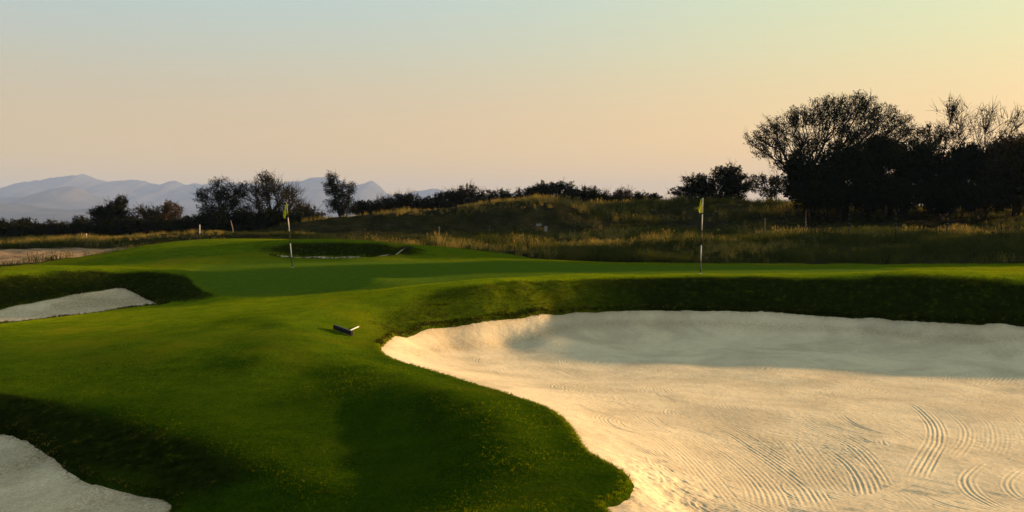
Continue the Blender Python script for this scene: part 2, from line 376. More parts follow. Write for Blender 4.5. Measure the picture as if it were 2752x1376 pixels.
def turf_color(nt, dark=1.):
    P = pos(nt)
    big = noise(nt, .35, 4, .6, P); mid = noise(nt, 2.2, 5, .65, P); fine = noise(nt, 24, 5, .8, P)
    d = dark
    c1 = ramp(nt, mid, [(.30, (.022*d, .052*d, .003*d)), (.52, (.062*d, .104*d, .003*d)), (.74, (.135*d, .160*d, .004*d))])
    c2 = ramp(nt, fine, [(.36, (.008*d, .024*d, .002*d)), (.50, (.06*d, .095*d, .003*d)), (.64, (.11*d, .16*d, .005*d)), (.80, (.15*d, .18*d, .010*d))])
    c = mixc(nt, .55, c1, c2)
    dry = ramp(nt, big, [(.52, (0, 0, 0)), (.68, (1, 1, 1))])
    m = N(nt, 'ShaderNodeMath', operation='MULTIPLY'); nt.links.new(dry, m.inputs[0]); m.inputs[1].default_value = .55
    c = mixc(nt, m.outputs[0], c, (.12*d, .11*d, .006*d))
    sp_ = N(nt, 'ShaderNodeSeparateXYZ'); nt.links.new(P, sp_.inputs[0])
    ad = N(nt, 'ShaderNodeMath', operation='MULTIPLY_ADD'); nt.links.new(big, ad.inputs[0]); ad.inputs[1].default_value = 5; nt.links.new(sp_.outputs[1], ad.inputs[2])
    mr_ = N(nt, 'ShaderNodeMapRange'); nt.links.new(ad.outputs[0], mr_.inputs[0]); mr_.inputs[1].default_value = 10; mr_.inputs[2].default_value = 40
    light_zone = ramp(nt, mr_.outputs[0], [(.18, (.33, .46, .4)), (.38, (.82, .95, .8)), (.52, (1.9, 1.7, 1)), (.8, (1.2, 1.2, 1))])  # turf colour carries light: sunlit strip by the green brightened, foreground darkened
    return mixc(nt, 1., c, light_zone, 'MULTIPLY')
M = {}
m = M['turf'] = bpy.data.materials.new('turf'); nt = nodes(m)
P_ = pos(nt); h1 = noise(nt, 30, 4, .7, P_); h2 = noise(nt, 6, 4, .6, P_)
h0 = noise(nt, 75, 3, .7, P_); nrm = bump(nt, h0, .8, .012, bump(nt, h1, .9, .03, bump(nt, h2, .8, .06)))
# broad cut green is smoother and cooler: attribute 'cut' from the mesh
at = N(nt, 'ShaderNodeAttribute', attribute_name='cut'); at2 = N(nt, 'ShaderNodeAttribute', attribute_name='soil')
gcol = ramp(nt, noise(nt, 5, 4, .6, P_), [(.3, (.040, .078, .005)), (.7, (.062, .102, .006))])
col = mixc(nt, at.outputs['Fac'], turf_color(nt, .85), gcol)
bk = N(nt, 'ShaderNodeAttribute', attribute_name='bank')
bank_shade_c = ramp(nt, noise(nt, 7, 5, .75, P_), [(.36, (.004, .008, .0015)), (.58, (.014, .022, .002)), (.74, (.09, .08, .006))])  # long grass on the lip faces, their shade darkened into its colour
col = mixc(nt, bk.outputs['Fac'], col, bank_shade_c)
rough_c = ramp(nt, noise(nt, .8, 6, .65, P_), [(.3, (.007, .008, .003)), (.5, (.016, .016, .006)), (.7, (.04, .03, .012))])
at3 = N(nt, 'ShaderNodeAttribute', attribute_name='rough')
col = mixc(nt, at3.outputs['Fac'], col, rough_c)
dirt = ramp(nt, noise(nt, 1.6, 6, .7, P_), [(.3, (.08, .055, .035)), (.5, (.22, .155, .095)), (.75, (.36, .25, .15))])
col = mixc(nt, at2.outputs['Fac'], col, dirt)
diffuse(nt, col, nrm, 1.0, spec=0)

m = M['blade'] = bpy.data.materials.new('grass_blade'); nt = nodes(m)
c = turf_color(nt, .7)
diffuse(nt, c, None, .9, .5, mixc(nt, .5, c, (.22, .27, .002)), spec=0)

m = M['shaded_blade'] = bpy.data.materials.new('shaded_bank_grass'); nt = nodes(m)
c = ramp(nt, noise(nt, 7, 5, .75, pos(nt)), [(.36, (.004, .009, .0015)), (.58, (.013, .022, .002)), (.74, (.060, .056, .005))])  # blade colour darkened to match the painted shade of the lips
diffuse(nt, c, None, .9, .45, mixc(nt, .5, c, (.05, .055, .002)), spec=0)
m = M['rough'] = bpy.data.materials.new('rough_grass'); nt = nodes(m)
P_ = pos(nt)
n1 = noise(nt, .45, 5, .65, P_, .5); oi = N(nt, 'ShaderNodeObjectInfo')
cc = ramp(nt, n1, [(.34, (.010, .018, .004)), (.50, (.028, .042, .008)), (.62, (.075, .072, .014)), (.76, (.16, .115, .025))])
c2 = ramp(nt, noise(nt, 6, 2, .5, P_), [(.3, (.010, .018, .004)), (.7, (.075, .072, .015))])
cc = mixc(nt, .4, cc, c2)
diffuse(nt, cc, None, .9, .4, spec=0)
m = M['straw'] = bpy.data.materials.new('straw_grass'); nt = nodes(m)
cc = ramp(nt, noise(nt, 3, 3, .6, pos(nt)), [(.3, (.09, .075, .018)), (.7, (.25, .195, .05))])
diffuse(nt, cc, None, .9, .4, spec=0)

m = M['sand'] = bpy.data.materials.new('bunker_sand'); nt = nodes(m)
P_ = pos(nt)
s1 = noise(nt, 1.1, 5, .6, P_, .4); s2 = noise(nt, 60, 3, .7, P_); s3 = noise(nt, 9, 4, .65, P_)
cs = ramp(nt, s1, [(.3, (.43, .375, .25)), (.7, (.56, .49, .335))])
cs = mixc(nt, .35, cs, ramp(nt, s3, [(.3, (.42, .36, .24)), (.7, (.58, .51, .35))]))
specks = ramp(nt, noise(nt, 38, 2, .5, P_), [(.30, (.35, .3, .25)), (.36, (1, 1, 1))])
cs = mixc(nt, .6, cs, specks, 'MULTIPLY')
ea = N(nt, 'ShaderNodeAttribute', attribute_name='edge'); litter = ramp(nt, noise(nt, 26, 5, .75, P_, .6), [(.42, (1, 1, 1)), (.56, (.42, .33, .22))])
em = N(nt, 'ShaderNodeMath', operation='MULTIPLY'); nt.links.new(ea.outputs['Fac'], em.inputs[0]); em.inputs[1].default_value = .85
cs = mixc(nt, em.outputs[0], cs, litter, 'MULTIPLY')
damp = ramp(nt, noise(nt, .55, 5, .6, P_, .8), [(.40, (.80, .80, .80)), (.58, (1, 1, 1))]); cs = mixc(nt, 1., cs, damp, 'MULTIPLY')
nrm = bump(nt, s2, .25, .008, bump(nt, s3, .5, .02))
diffuse(nt, cs, nrm, 1.0, spec=.05)

def leaf_mat(name, a, b, trans=.3):
    m = M[name] = bpy.data.materials.new(name); nt = nodes(m)
    c = ramp(nt, noise(nt, 1.3, 3, .6, pos(nt)), [(.35, a), (.65, b)])
    diffuse(nt, c, None, .9, trans, spec=0)
leaf_mat('leaf_dark', (.005, .008, .003), (.011, .014, .004), .15)
leaf_mat('leaf_olive', (.008, .010, .003), (.024, .022, .006), .2)
leaf_mat('leaf_brown', (.026, .018, .009), (.060, .040, .017), .25)
def plain(name, c, rough=.6, var=.12, scale=8):
    m = M[name] = bpy.data.materials.new(name); nt = nodes(m)
    a = tuple(v*(1-var) for v in c); b = tuple(v*(1+var) for v in c)
    diffuse(nt, ramp(nt, noise(nt, scale, 4, .6, N(nt, 'ShaderNodeTexCoord').outputs['Object']), [(.3, a), (.7, b)]), None, rough)
plain('bark', (.016, .012, .009), .9, .3)
plain('pale_bark', (.2, .16, .11), .9, .3)
plain('white_paint', (.42, .42, .41), .45, .05)
plain('black_paint', (.012, .012, .013), .5, .2)
plain('metal', (.18, .18, .18), .5, .1)
plain('sign_white', (.2, .2, .21), .5, .05)
plain('sign_yellow', (.16, .14, .03), .5, .08)
plain('insulator', (.14, .14, .145), .4, .05)
m = M['flag'] = bpy.data.materials.new('flag_cloth'); nt = nodes(m)
cf = ramp(nt, noise(nt, 12, 2, .5, N(nt, 'ShaderNodeTexCoord').outputs['Object']), [(.3, (.30, .36, .012)), (.7, (.38, .42, .015))])
diffuse(nt, cf, None, .7, .5, spec=.1)
m = M['rock'] = bpy.data.materials.new('mountain_rock'); nt = nodes(m)
diffuse(nt, ramp(nt, noise(nt, .004, 8, .6, pos(nt)), [(.35, (.03, .035, .03)), (.65, (.08, .075, .06))]), None, 1, spec=0)

# ------------------------------------------------------------------ ground sheet
def grid_mesh(us, ys, zf, name, mat, keepmask=None, attrs=None):
    U, Y = np.meshgrid(us, ys); X = U*(Y+A0)
    x = X.ravel(); y = Y.ravel()
    z, at = zf(x, y)
    nu, ny = len(us), len(ys)
    i = np.arange(ny-1)[:, None]*nu+np.arange(nu-1)[None]
    q = np.stack([i, i+1, i+nu+1, i+nu], -1).reshape(-1, 4)
    V = np.stack([x, y, z], -1)
    if keepmask is not None:
        km = keepmask(x, y); fk = km[q].any(1); q = q[fk]
        used = np.zeros(len(V), bool); used[q.ravel()] = True
        mp = np.cumsum(used)-1; q = mp[q]; V = V[used]; at = {k: v[used] for k, v in at.items()}
    me = mesh_np(name, V, q, mat)
    for k, v in at.items():
        a = me.attributes.new(k, 'FLOAT', 'POINT'); a.data.foreach_set('value', v.astype(np.float32))
    return obj(name, me)
dirt_poly = catmull([W(-300, 712, 42)[:2], W(0, 716, 41)[:2], W(200, 703, 43)[:2], W(400, 672, 48)[:2], W(420, 663, 51)[:2], W(200, 666, 51)[:2], W(0, 667, 50.5)[:2], W(-300, 667, 50)[:2]], 4)
# edge of the mown grass: beyond it rough (x, y polyline)
mown_far = np.array([W(-900, 700, 34)[:2], W(-300, 728, 34)[:2], W(0, 723, 37)[:2], W(200, 697, 40)[:2], W(400, 655, 43)[:2], W(560, 641, 43.5)[:2], W(850, 645, 44.2)[:2], W(1150, 660, 44)[:2], W(1350, 680, 42)[:2], W(1500, 700, 40)[:2], W(1700, 704, 39.2)[:2], W(2100, 706, 38)[:2], W(2400, 708, 37.4)[:2], W(2752, 704, 37.2)[:2], (26, 37), (60, 38), (300, 60)])
mown_far = np.vstack([[-400, 30], mown_far])
def rough_fac(x, y):
    lim = np.interp(x, mown_far[:, 0], mown_far[:, 1])
    return np.clip((y-lim+.15+.25*vnoise(x*1.7, y*1.7, 9))/.3, 0, 1)
def bank_shade_mask(x, y):
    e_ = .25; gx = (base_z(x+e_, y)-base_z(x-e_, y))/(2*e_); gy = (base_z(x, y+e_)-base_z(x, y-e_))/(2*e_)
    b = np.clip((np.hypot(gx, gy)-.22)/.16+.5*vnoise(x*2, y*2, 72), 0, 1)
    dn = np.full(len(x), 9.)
    for q in MN: dn = np.minimum(dn, np.hypot(x-q[0], y-q[1]))      # mown, sunlit nose and hollow get no painted shade
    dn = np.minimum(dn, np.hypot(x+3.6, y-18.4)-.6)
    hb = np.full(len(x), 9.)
    for q in ((-2.2, 21.0), (-1.2, 21.9), (0, 22.7), (1.2, 23.3)): hb = np.minimum(hb, np.hypot(x-q[0], y-q[1]))   # sunlit left end of the long bank takes less painted shade
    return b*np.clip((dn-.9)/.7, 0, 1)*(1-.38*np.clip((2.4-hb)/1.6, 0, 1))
def zf_ground(x, y):
    P = np.stack([x, y], -1); gsd = sdist(P, green_poly)
    z = ground_z(x, y, None, gsd)
    cut = np.clip((gsd+.25+.15*vnoise(x*3, y*3, 73))/.5, 0, 1)
    soil = np.clip((sdist(P, dirt_poly)+.6*vnoise(x, y*2, 4))/.5, 0, 1)
    rf = rough_fac(x, y); bank = bank_shade_mask(x, y)*(gsd < 0)
    z = z+bank*.02*vnoise(x*9, y*9, 71)+rf*.10*fbm(x/.9, y/.9, 3, 21)
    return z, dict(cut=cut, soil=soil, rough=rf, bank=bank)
us = np.concatenate([np.linspace(-3, -.56, 50)[:-1], np.linspace(-.56, .56, 700), np.linspace(.56, 3, 50)[1:]])
ys = np.concatenate([np.linspace(-5, 6, 24)[:-1], np.exp(np.linspace(math.log(6), math.log(90), 640)), 90*np.exp(np.linspace(.02, math.log(125), 60))])
g = grid_mesh(us, ys, zf_ground, 'ground', M['turf']); tag(g, kind='structure')

# ------------------------------------------------------------------ sand sheets with rake furrows
def SP(*p): return np.array([Wz(a, b, 0)[:2] for a, b in p])
strokes = [  # (points, half width, depth)
    (SP((2413, 1062), (2479, 1103), (2512, 1142), (2514, 1185), (2484, 1238), (2459, 1278)), .16, .011),
    (SP((2535, 1095), (2575, 1125), (2598, 1152), (2590, 1190), (2558, 1228)), .14, .006),
    (SP((2690, 1222), (2640, 1240), (2600, 1275), (2610, 1312), (2661, 1348), (2730, 1380)), .14, .009),
    (SP((2790, 1235), (2735, 1262), (2712, 1290), (2730, 1322), (2790, 1350)), .13, .007),
    (SP((2098, 1112), (2208, 1159), (2280, 1192), (2340, 1245), (2380, 1308)), .16, .008),
    (SP((2208, 1195), (2257, 1228), (2297, 1265), (2316, 1300), (2323, 1335)), .22, .011),
    (SP((1900, 1112), (1999, 1165), (2085, 1215), (2145, 1258)), .10, .008),
    (SP((1870, 1130), (1989, 1185), (2085, 1251), (2165, 1311), (2204, 1378)), .20, .010),
    (SP((1880, 1185), (1983, 1258), (2045, 1318), (2065, 1378)), .25, .008),
    (SP((2080, 1160), (2130, 1185), (2175, 1238), (2214, 1291), (2245, 1330)), .25, .006),
    (SP((1682, 1146), (1772, 1194), (1863, 1278), (1953, 1378)), .22, .006),
    (SP((1537, 995), (1658, 1025), (1790, 1067), (1911, 1116), (2031, 1176)), .08, .007),
    (SP((2363, 1134), (2453, 1182)), .06, .008),
    (SP((2620, 1100), (2665, 1140), (2672, 1180), (2655, 1215)), .22, .004),
    (SP((2700, 1090), (2760, 1140), (2780, 1190)), .2, .004),
    (SP((2272, 1363), (2477, 1278)), .08, -.004),
    (SP((2477, 1278), (2700, 1215)), .1, -.003),
    (SP((2485, 985), (2500, 1002), (2502, 1020)), .22, .005), (SP((2530, 985), (2545, 1000), (2542, 1018)), .2, .009),
    (SP((1380, 945), (1400, 960), (1430, 975)), .14, .006), (SP((1265, 975), (1300, 985), (1340, 1000)), .14, .006), (SP((1545, 925), (1570, 940)), .16, .005),
    (SP((1390, 1000), (1440, 1040), (1520, 1075), (1600, 1100)), .07, .004),
    (SP((1480, 1075), (1600, 1110), (1720, 1170), (1800, 1230)), .16, .004),
    (SP((1560, 1010), (1760, 1080), (1960, 1150)), .25, .003),
    (SP((1800, 990), (2050, 1060), (2250, 1140)), .25, .003),
    (SP((2380, 1300), (2440, 1340), (2470, 1376)), .2, .004),
    (SP((2150, 1376), (2300, 1345), (2420, 1330)), .15, .004)]
rs = np.random.default_rng(3)
for k in range(230):          # faint older strokes following the sweep of the bunker
    px = rs.uniform(1200, 2850); py = rs.uniform(900, 1376)
    x, y, _ = Wz(px, py, 0)
    L = rs.uniform(1, 3.2); a = -1.0+.5*(x-3)/6+rs.normal(0, .18); bnd = rs.normal(.25, .25)
    t = np.linspace(-.5, .5, 5)
    pts = np.stack([x+L*t*np.cos(a)-bnd*(t*2)**2*np.sin(a), y+L*t*np.sin(a)+bnd*(t*2)**2*np.cos(a)], -1)
    strokes.insert(0, (pts, rs.uniform(.12, .34), rs.uniform(.007, .018)))
def furrows(x, y):
    h = .0*x
    for pts, hw, dep in strokes:
        C_ = catmull(pts, 8, closed=False)
        lo = C_.min(0)-hw-.1; hi = C_.max(0)+hw+.1
        m = np.nonzero((x > lo[0]) & (x < hi[0]) & (y > lo[1]) & (y < hi[1]))[0]
        if not len(m): continue
        Q = np.stack([x[m], y[m]], -1)
        best = np.full(len(Q), 1e9); side = np.zeros(len(Q)); arc = np.zeros(len(Q)); s0 = 0
        seg = np.diff(C_, axis=0); sl = np.hypot(seg[:, 0], seg[:, 1]); tot = sl.sum()
        for a, ab, l in zip(C_[:-1], seg, sl):
            t = np.clip(((Q-a)@ab)/(l*l+1e-12), 0, 1)
            dx = Q[:, 0]-a[0]-t*ab[0]; dy = Q[:, 1]-a[1]-t*ab[1]; d = np.hypot(dx, dy)
            u = d < best; best[u] = d[u]; side[u] = ((ab[0]*dy-ab[1]*dx)/(l+1e-12))[u]; arc[u] = (s0+t*l)[u]; s0 += l
        win = np.clip((hw-np.abs(side))/.03, 0, 1)*(best < hw)
        end = np.clip(arc/.6, 0, 1)*np.clip((tot-arc)/.4, 0, 1)
        w = win*end
        amp = dep*.48*(.1+1.8*(vnoise(side*16+50, arc*.9, 11)+.5))
        if dep > 0:
            sp = side+.018*vnoise(arc*2.2, side*5, 12); f = -np.abs(np.cos(np.pi*sp/.058))**1.5+.5
            h[m] = h[m]*(1-w*.85)+amp*f*w
        else:
            h[m] = h[m]*(1-w)+dep*w
    return h
def zf_sand_main(x, y):
    P = np.stack([x, y], -1); sd = sdist(P, main_poly)
    z = ground_base(x, y)-np.clip(-sd, 0, .3)*.8
    inner = np.clip((sd-.25)/.6, 0, 1)
    z += .022*fbm(x/1.5, y/1.5, 3, 31)*np.clip(sd/1.2, .15, 1)+(.005*fbm(x*3.5, y*3.5, 3, 33)+.006*vnoise(x*9, y*9, 35))*(1-.8*inner)
    # crumbly sand beside the grass nose near the camera
    cr = np.exp(-((x-1.45)/.55)**2-((y-9.4)/1.1)**2)
    z += cr*(.03*vnoise(x*11, y*11, 37)+.014*vnoise(x*25, y*25, 38))
    # pocked slope below the far lip and along the near bank
    face = np.exp(-((sd-.45)/.28)**2)
    z += face*.008*vnoise(x*7, y*7, 39)
    z += .0016*vnoise(x*22, y*22, 51)*(1+2*np.clip(3*vnoise(x*.8,y*.8,53),0,1))
    z += furrows(x, y)*inner
    return z, dict(edge=np.exp(-(np.maximum(sd, 0)/.16)**2)*.7+.55*np.exp(-((sd-.65)/.25)**2)*(y > 19))
su = np.linspace(-.105, .52, 900); sy = 1/np.linspace(1/8.0, 1/27.0, 620)
def main_grid():
    us = np.concatenate([su, np.linspace(.52, .9, 40)[1:]]); ys = np.concatenate([np.linspace(5, 8, 40)[:-1], sy])
    o = grid_mesh(us, ys, zf_sand_main, 'bunker_sand', M['sand'], lambda x, y: sdist(np.stack([x, y], -1), main_poly) > -.3)
    tag(o, kind='structure')
main_grid()
def max_sd(P): return np.max([sdist(P, polys[k]) for k in ('left', 'near', 'far')], axis=0)
def zf_sand(x, y):
    sd = max_sd(np.stack([x, y], -1))
    z = ground_base(x, y)+(.03*fbm(x/1.2, y/1.2, 3, 41)+.03*fbm(x*2.5, y*2.5, 3, 42))*np.clip(sd/.3+.3, 0, 1)-np.clip(-sd, 0, .3)*.8
    return z, dict(edge=np.maximum(np.exp(-(np.maximum(sd, 0)/.2)**2), np.clip(.75+1.2*fbm(x/1.3, y/1.3, 3, 45), .4, 1)))
for nm, (u0, u1, nu), (y0, y1, ny) in (('left', (-.46, -.22, 330), (21, 30, 110)), ('near', (-.62, -.19, 330), (7, 14.5, 200)), ('far', (-.25, -.08, 160), (35, 39, 60))):
    o = grid_mesh(np.linspace(u0, u1, nu), np.linspace(y0, y1, ny), zf_sand, 'bunker_sand', M['sand'], lambda x, y, nm=nm: sdist(np.stack([x, y], -1), polys[nm]) > -.3)
    tag(o, kind='structure')

# ------------------------------------------------------------------ mountains
def ridge(name, prof, D, width, seed, rough=.12):
    prof = np.array(prof, float)
    px = np.arange(prof[0, 0], prof[-1, 0], 4.)
    py = np.interp(px, prof[:, 0], prof[:, 1])
    py = np.convolve(np.pad(py, 1, 'edge'), np.ones(3)/3, 'valid')
    x = (px-1376)/F*D; h = E-(py-HOR)/F*D
    h = h*(1+.04*fbm(px/26, px*0, 5, seed)+.012*vnoise(px/5, px*0, seed+9))
    rr = np.linspace(-1, 1, 41)
    X, Rr = np.meshgrid(x, rr); H = np.broadcast_to(h, X.shape)
    prof_ = (1-np.abs(Rr))**1.25
    nz = fbm(X/(width*.16)+3*Rr, Rr*3, 5, seed+3)
    Z = H*prof_*(1+rough*6*nz*np.abs(Rr)*(1-np.abs(Rr)))-2
    Yy = D+Rr*width+D*.0*X
    V = np.stack([X*(1+0*Rr), Yy, Z], -1).reshape(-1, 3)
    nu = len(x); i = np.arange(len(rr)-1)[:, None]*nu+np.arange(nu-1)[None]
    q = np.stack([i, i+1, i+nu+1, i+nu], -1).reshape(-1, 4)
    tag(obj(name, mesh_np(name, V, q, M['rock'])), kind='structure')
ridge('mountains', [(-1500, 560), (-900, 520), (-500, 530), (-200, 515), (0, 504), (40, 494), (70, 488), (110, 486), (150, 473), (190, 470), (228, 466), (262, 482), (300, 487), (350, 483), (385, 487), (430, 496), (470, 484), (500, 495), (560, 492), (590, 486), (640, 492), (720, 496),
                    (790, 488), (850, 475), (900, 478), (940, 498), (962, 497), (1000, 483), (1040, 518), (1060, 526), (1100, 518), (1150, 507), (1190, 510), (1240, 521), (1300, 530), (1340, 524), (1372, 517), (1400, 524), (1450, 535), (1600, 560), (2000, 575), (2800, 570), (3600, 590)], 9000, 2200, 50)
ridge('mountains', [(-1500, 590), (-400, 560), (-100, 535), (0, 530), (80, 527), (130, 510), (180, 501), (212, 503), (245, 520), (275, 533), (330, 548), (420, 560), (560, 566), (800, 575), (1200, 585), (1800, 592)], 6600, 1400, 60)
ridge('hills', [(-1500, 590), (-500, 560), (-100, 540), (0, 541), (60, 547), (120, 558), (200, 563), (260, 556), (330, 560), (420, 578), (600, 588), (900, 594)], 5000, 800, 70)
bm = MB(); bm.box((0, 5000, 225), (18000, 14000, 470)); hz = bm.build('haze', None); tag(hz, kind='stuff')
m = bpy.data.materials.new('haze_air'); nt = nodes(m); hz.data.materials.append(m)
pv = N(nt, 'ShaderNodeVolumePrincipled'); ho = N(nt, 'ShaderNodeOutputMaterial'); nt.links.new(pv.outputs[0], ho.inputs['Volume'])
pv.inputs['Color'].default_value = (.26, .39, .72, 1); pv.inputs['Density'].default_value = 1.15e-4; pv.inputs['Anisotropy'].default_value = .0
# ------------------------------------------------------------------ ray hits on the terrain
def hit(px, py, y0=8., y1=90.):
    ys_ = np.linspace(y0, y1, 1600); xs_ = (px-1376)/F*ys_
    zr = E-(py-HOR)/F*ys_; zg = ground_z(xs_, ys_)
    k = np.nonzero(zg >= zr)[0]
    k = k[0] if len(k) else len(ys_)-1
    return np.array([xs_[k], ys_[k], zg[k]])
def gz(x, y): return float(ground_z(np.array([x], float), np.array([y], float))[0])

# ------------------------------------------------------------------ scattered grass (stuff)
def tuft_mesh(name, nb, hgt, wid, spread, lean, mat, seed, seedhead=False):
    r = np.random.default_rng(seed); V = []; T = []
    for k in range(nb):
        a = r.uniform(0, 2*np.pi); rr = spread*math.sqrt(r.uniform()); b = np.array([rr*math.cos(a), rr*math.sin(a), -.01])
        h = hgt*r.uniform(.55, 1.1); la = r.uniform(0, 2*np.pi); l = lean*h*r.uniform(.2, 1)
        d = np.array([math.cos(la), math.sin(la), 0]); wdir = np.array([-math.sin(a+r.normal()), math.cos(a+r.normal()), 0])*wid*r.uniform(.6, 1.2)*.5
        m_ = b+d*l*.35+np.array([0, 0, h*.6]); t = b+d*l+np.array([0, 0, h])
        n0 = len(V)
        V += [b-wdir, b+wdir, m_-wdir*.8, m_+wdir*.8, t]
        T += [(n0, n0+1, n0+3), (n0, n0+3, n0+2), (n0+2, n0+3, n0+4)]
        if seedhead and r.uniform() < .4:
            n0 = len(V); w2 = wdir*1.6
            V += [t-w2-[0, 0, .12*h], t+w2-[0, 0, .12*h], t+d*.04*h+[0, 0, .1*h]]; T += [(n0, n0+1, n0+2)]
    return mesh_np(name, np.array(V), np.array(T), mat, False)
def scatter(name, P, rot, scl, idx, tufts, label=None):
    """one object: the tufts stand on the mesh's points"""
    tc = bpy.data.collections.new(name+'_tufts')
    for i, t in enumerate(tufts):
        tc.objects.link(bpy.data.objects.new('%s_tuft_%d' % (name, i), t))
    me = mesh_np(name, P, [])
    for k, v, ty in (('rot', rot, 'FLOAT_VECTOR'), ('scl', scl, 'FLOAT_VECTOR'), ('idx', idx, 'INT')):
        a = me.attributes.new(k, ty, 'POINT')
        a.data.foreach_set('vector' if ty == 'FLOAT_VECTOR' else 'value', np.asarray(v).ravel().astype(np.float32 if ty != 'INT' else np.int32))
    o = obj(name, me)
    ng = bpy.data.node_groups.new(name, 'GeometryNodeTree')
    ng.interface.new_socket('Geometry', in_out='INPUT', socket_type='NodeSocketGeometry')
    ng.interface.new_socket('Geometry', in_out='OUTPUT', socket_type='NodeSocketGeometry')
    gi = ng.nodes.new('NodeGroupInput'); go = ng.nodes.new('NodeGroupOutput')
    ip = ng.nodes.new('GeometryNodeInstanceOnPoints'); ci = ng.nodes.new('GeometryNodeCollectionInfo')
    ci.inputs['Collection'].default_value = tc; ci.inputs['Separate Children'].default_value = True; ci.inputs['Reset Children'].default_value = True
    def na(nm, ty):
        n = ng.nodes.new('GeometryNodeInputNamedAttribute'); n.data_type = ty; n.inputs['Name'].default_value = nm
        return [q for q in n.outputs if q.enabled and q.name == 'Attribute'][0]
    ng.links.new(gi.outputs[0], ip.inputs['Points']); ng.links.new(ci.outputs[0], ip.inputs['Instance'])
    ip.inputs['Pick Instance'].default_value = True
    ng.links.new(na('idx', 'INT'), ip.inputs['Instance Index'])
    ng.links.new(na('rot', 'FLOAT_VECTOR'), ip.inputs['Rotation']); ng.links.new(na('scl', 'FLOAT_VECTOR'), ip.inputs['Scale'])
    ng.links.new(ip.outputs[0], go.inputs[0])
    md = o.modifiers.new('tufts', 'NODES'); md.node_group = ng
    tag(o, kind='stuff'); return o
def sample_area(n, y0, y1, k, a0=-.56, a1=.56):
    """points whose density falls off as y**-k"""
    u = rng.uniform(0, 1, n); e = 2-k
    y = (y0**e+u*(y1**e-y0**e))**(1/e)
    return rng.uniform(a0, a1, n)*y, y
def finish(name, x, y, hz_, tufts, sink=0.01, tilt=.12, probs=None):
    z = ground_z(x, y)-sink; n = len(x)
    rot = np.stack([rng.normal(0, tilt, n), rng.normal(0, tilt, n), rng.uniform(0, 6.28, n)], -1)
    s = hz_; scl = np.stack([s*rng.uniform(.8, 1.25, n), s*rng.uniform(.8, 1.25, n), s*rng.uniform(.75, 1.3, n)], -1)
    idx = rng.choice(len(tufts), n, p=probs)
    return scatter(name, np.stack([x, y, z], -1), rot, scl, idx, tufts)
# mown turf
x, y = sample_area(230000, 7.4, 46, 1.45)
P = np.stack([x, y], -1)
ok = (np.max([sdist(P, q) for q in polys.values()], axis=0) < -.01) & (sdist(P, green_poly) < -.02) & (rough_fac(x, y) < .5)
x, y = x[ok], y[ok]
tm = [tuft_mesh('turf_tuft', 16, .020, .0050, .045, .9, M['blade'], s) for s in range(5)]
lush = 1+.5*np.clip(fbm(x/1.1, y/1.1, 3, 77), -.6, .8)
steep = bank_shade_mask(x, y)
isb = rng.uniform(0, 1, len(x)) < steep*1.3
finish('mown_grass', x[~isb], y[~isb], (lush*(.75+.028*y))[~isb], tm)
tb_ = [tuft_mesh('bank_tuft', 16, .026, .0055, .05, 1.1, M['shaded_blade'], s+10) for s in range(5)]
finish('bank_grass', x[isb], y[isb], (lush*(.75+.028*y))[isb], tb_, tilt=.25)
# shaggy fringe hanging over the bunker edges
fx = []; fy = []
for k, q in polys.items():
    A = q; B = np.roll(q, -1, 0); L = np.hypot(*(B-A).T)
    n = (L*(70 if k != 'far' else 30)).astype(int)+1
    for a, b, m_ in zip(A, B, n):
        t = rng.uniform(0, 1, m_)[:, None]; p = a+(b-a)*t+rng.normal(0, .035, (m_, 2)); fx.append(p[:, 0]); fy.append(p[:, 1])
fx = np.concatenate(fx); fy = np.concatenate(fy)
sdm = np.max([sdist(np.stack([fx, fy], -1), q) for q in polys.values()], axis=0)
ok = (sdm < .06); fx = fx[ok]; fy = fy[ok]
ft = [tuft_mesh('fringe_tuft', 14, .040, .006, .04, 1.3, M['shaded_blade'], s+20) for s in range(4)]  # fringe in the shade-darkened colour; the sunlit near edge gets plain blades
nr = np.full(len(fx), 9.)
for q in MN: nr = np.minimum(nr, np.hypot(fx-q[0], fy-q[1]))
nr = nr < .6; gx_, gy_ = fx[nr], fy[nr]; fx, fy = fx[~nr], fy[~nr]
finish('bunker_edge_grass', gx_, gy_, .62+.016*gy_, [tuft_mesh('edge_tuft', 14, .034, .0055, .04, 1.3, M['blade'], s+90) for s in range(4)], sink=.0, tilt=.3)
finish('bunker_edge_grass', fx, fy, (.7+.02*fy)*(.6+.8*np.clip(fbm(fx*1.6, fy*1.6, 2, 61)+.5, 0, 1)), ft, sink=.0, tilt=.35)
sel = rng.uniform(0, 1, len(fx)) < .16
df = [tuft_mesh('dry_fringe_tuft', 10, .05, .006, .05, 1.6, M['straw'], s+30) for s in range(3)]
finish('dry_edge_grass', fx[sel], fy[sel], .55+.014*fy[sel], df, sink=.0, tilt=.5)
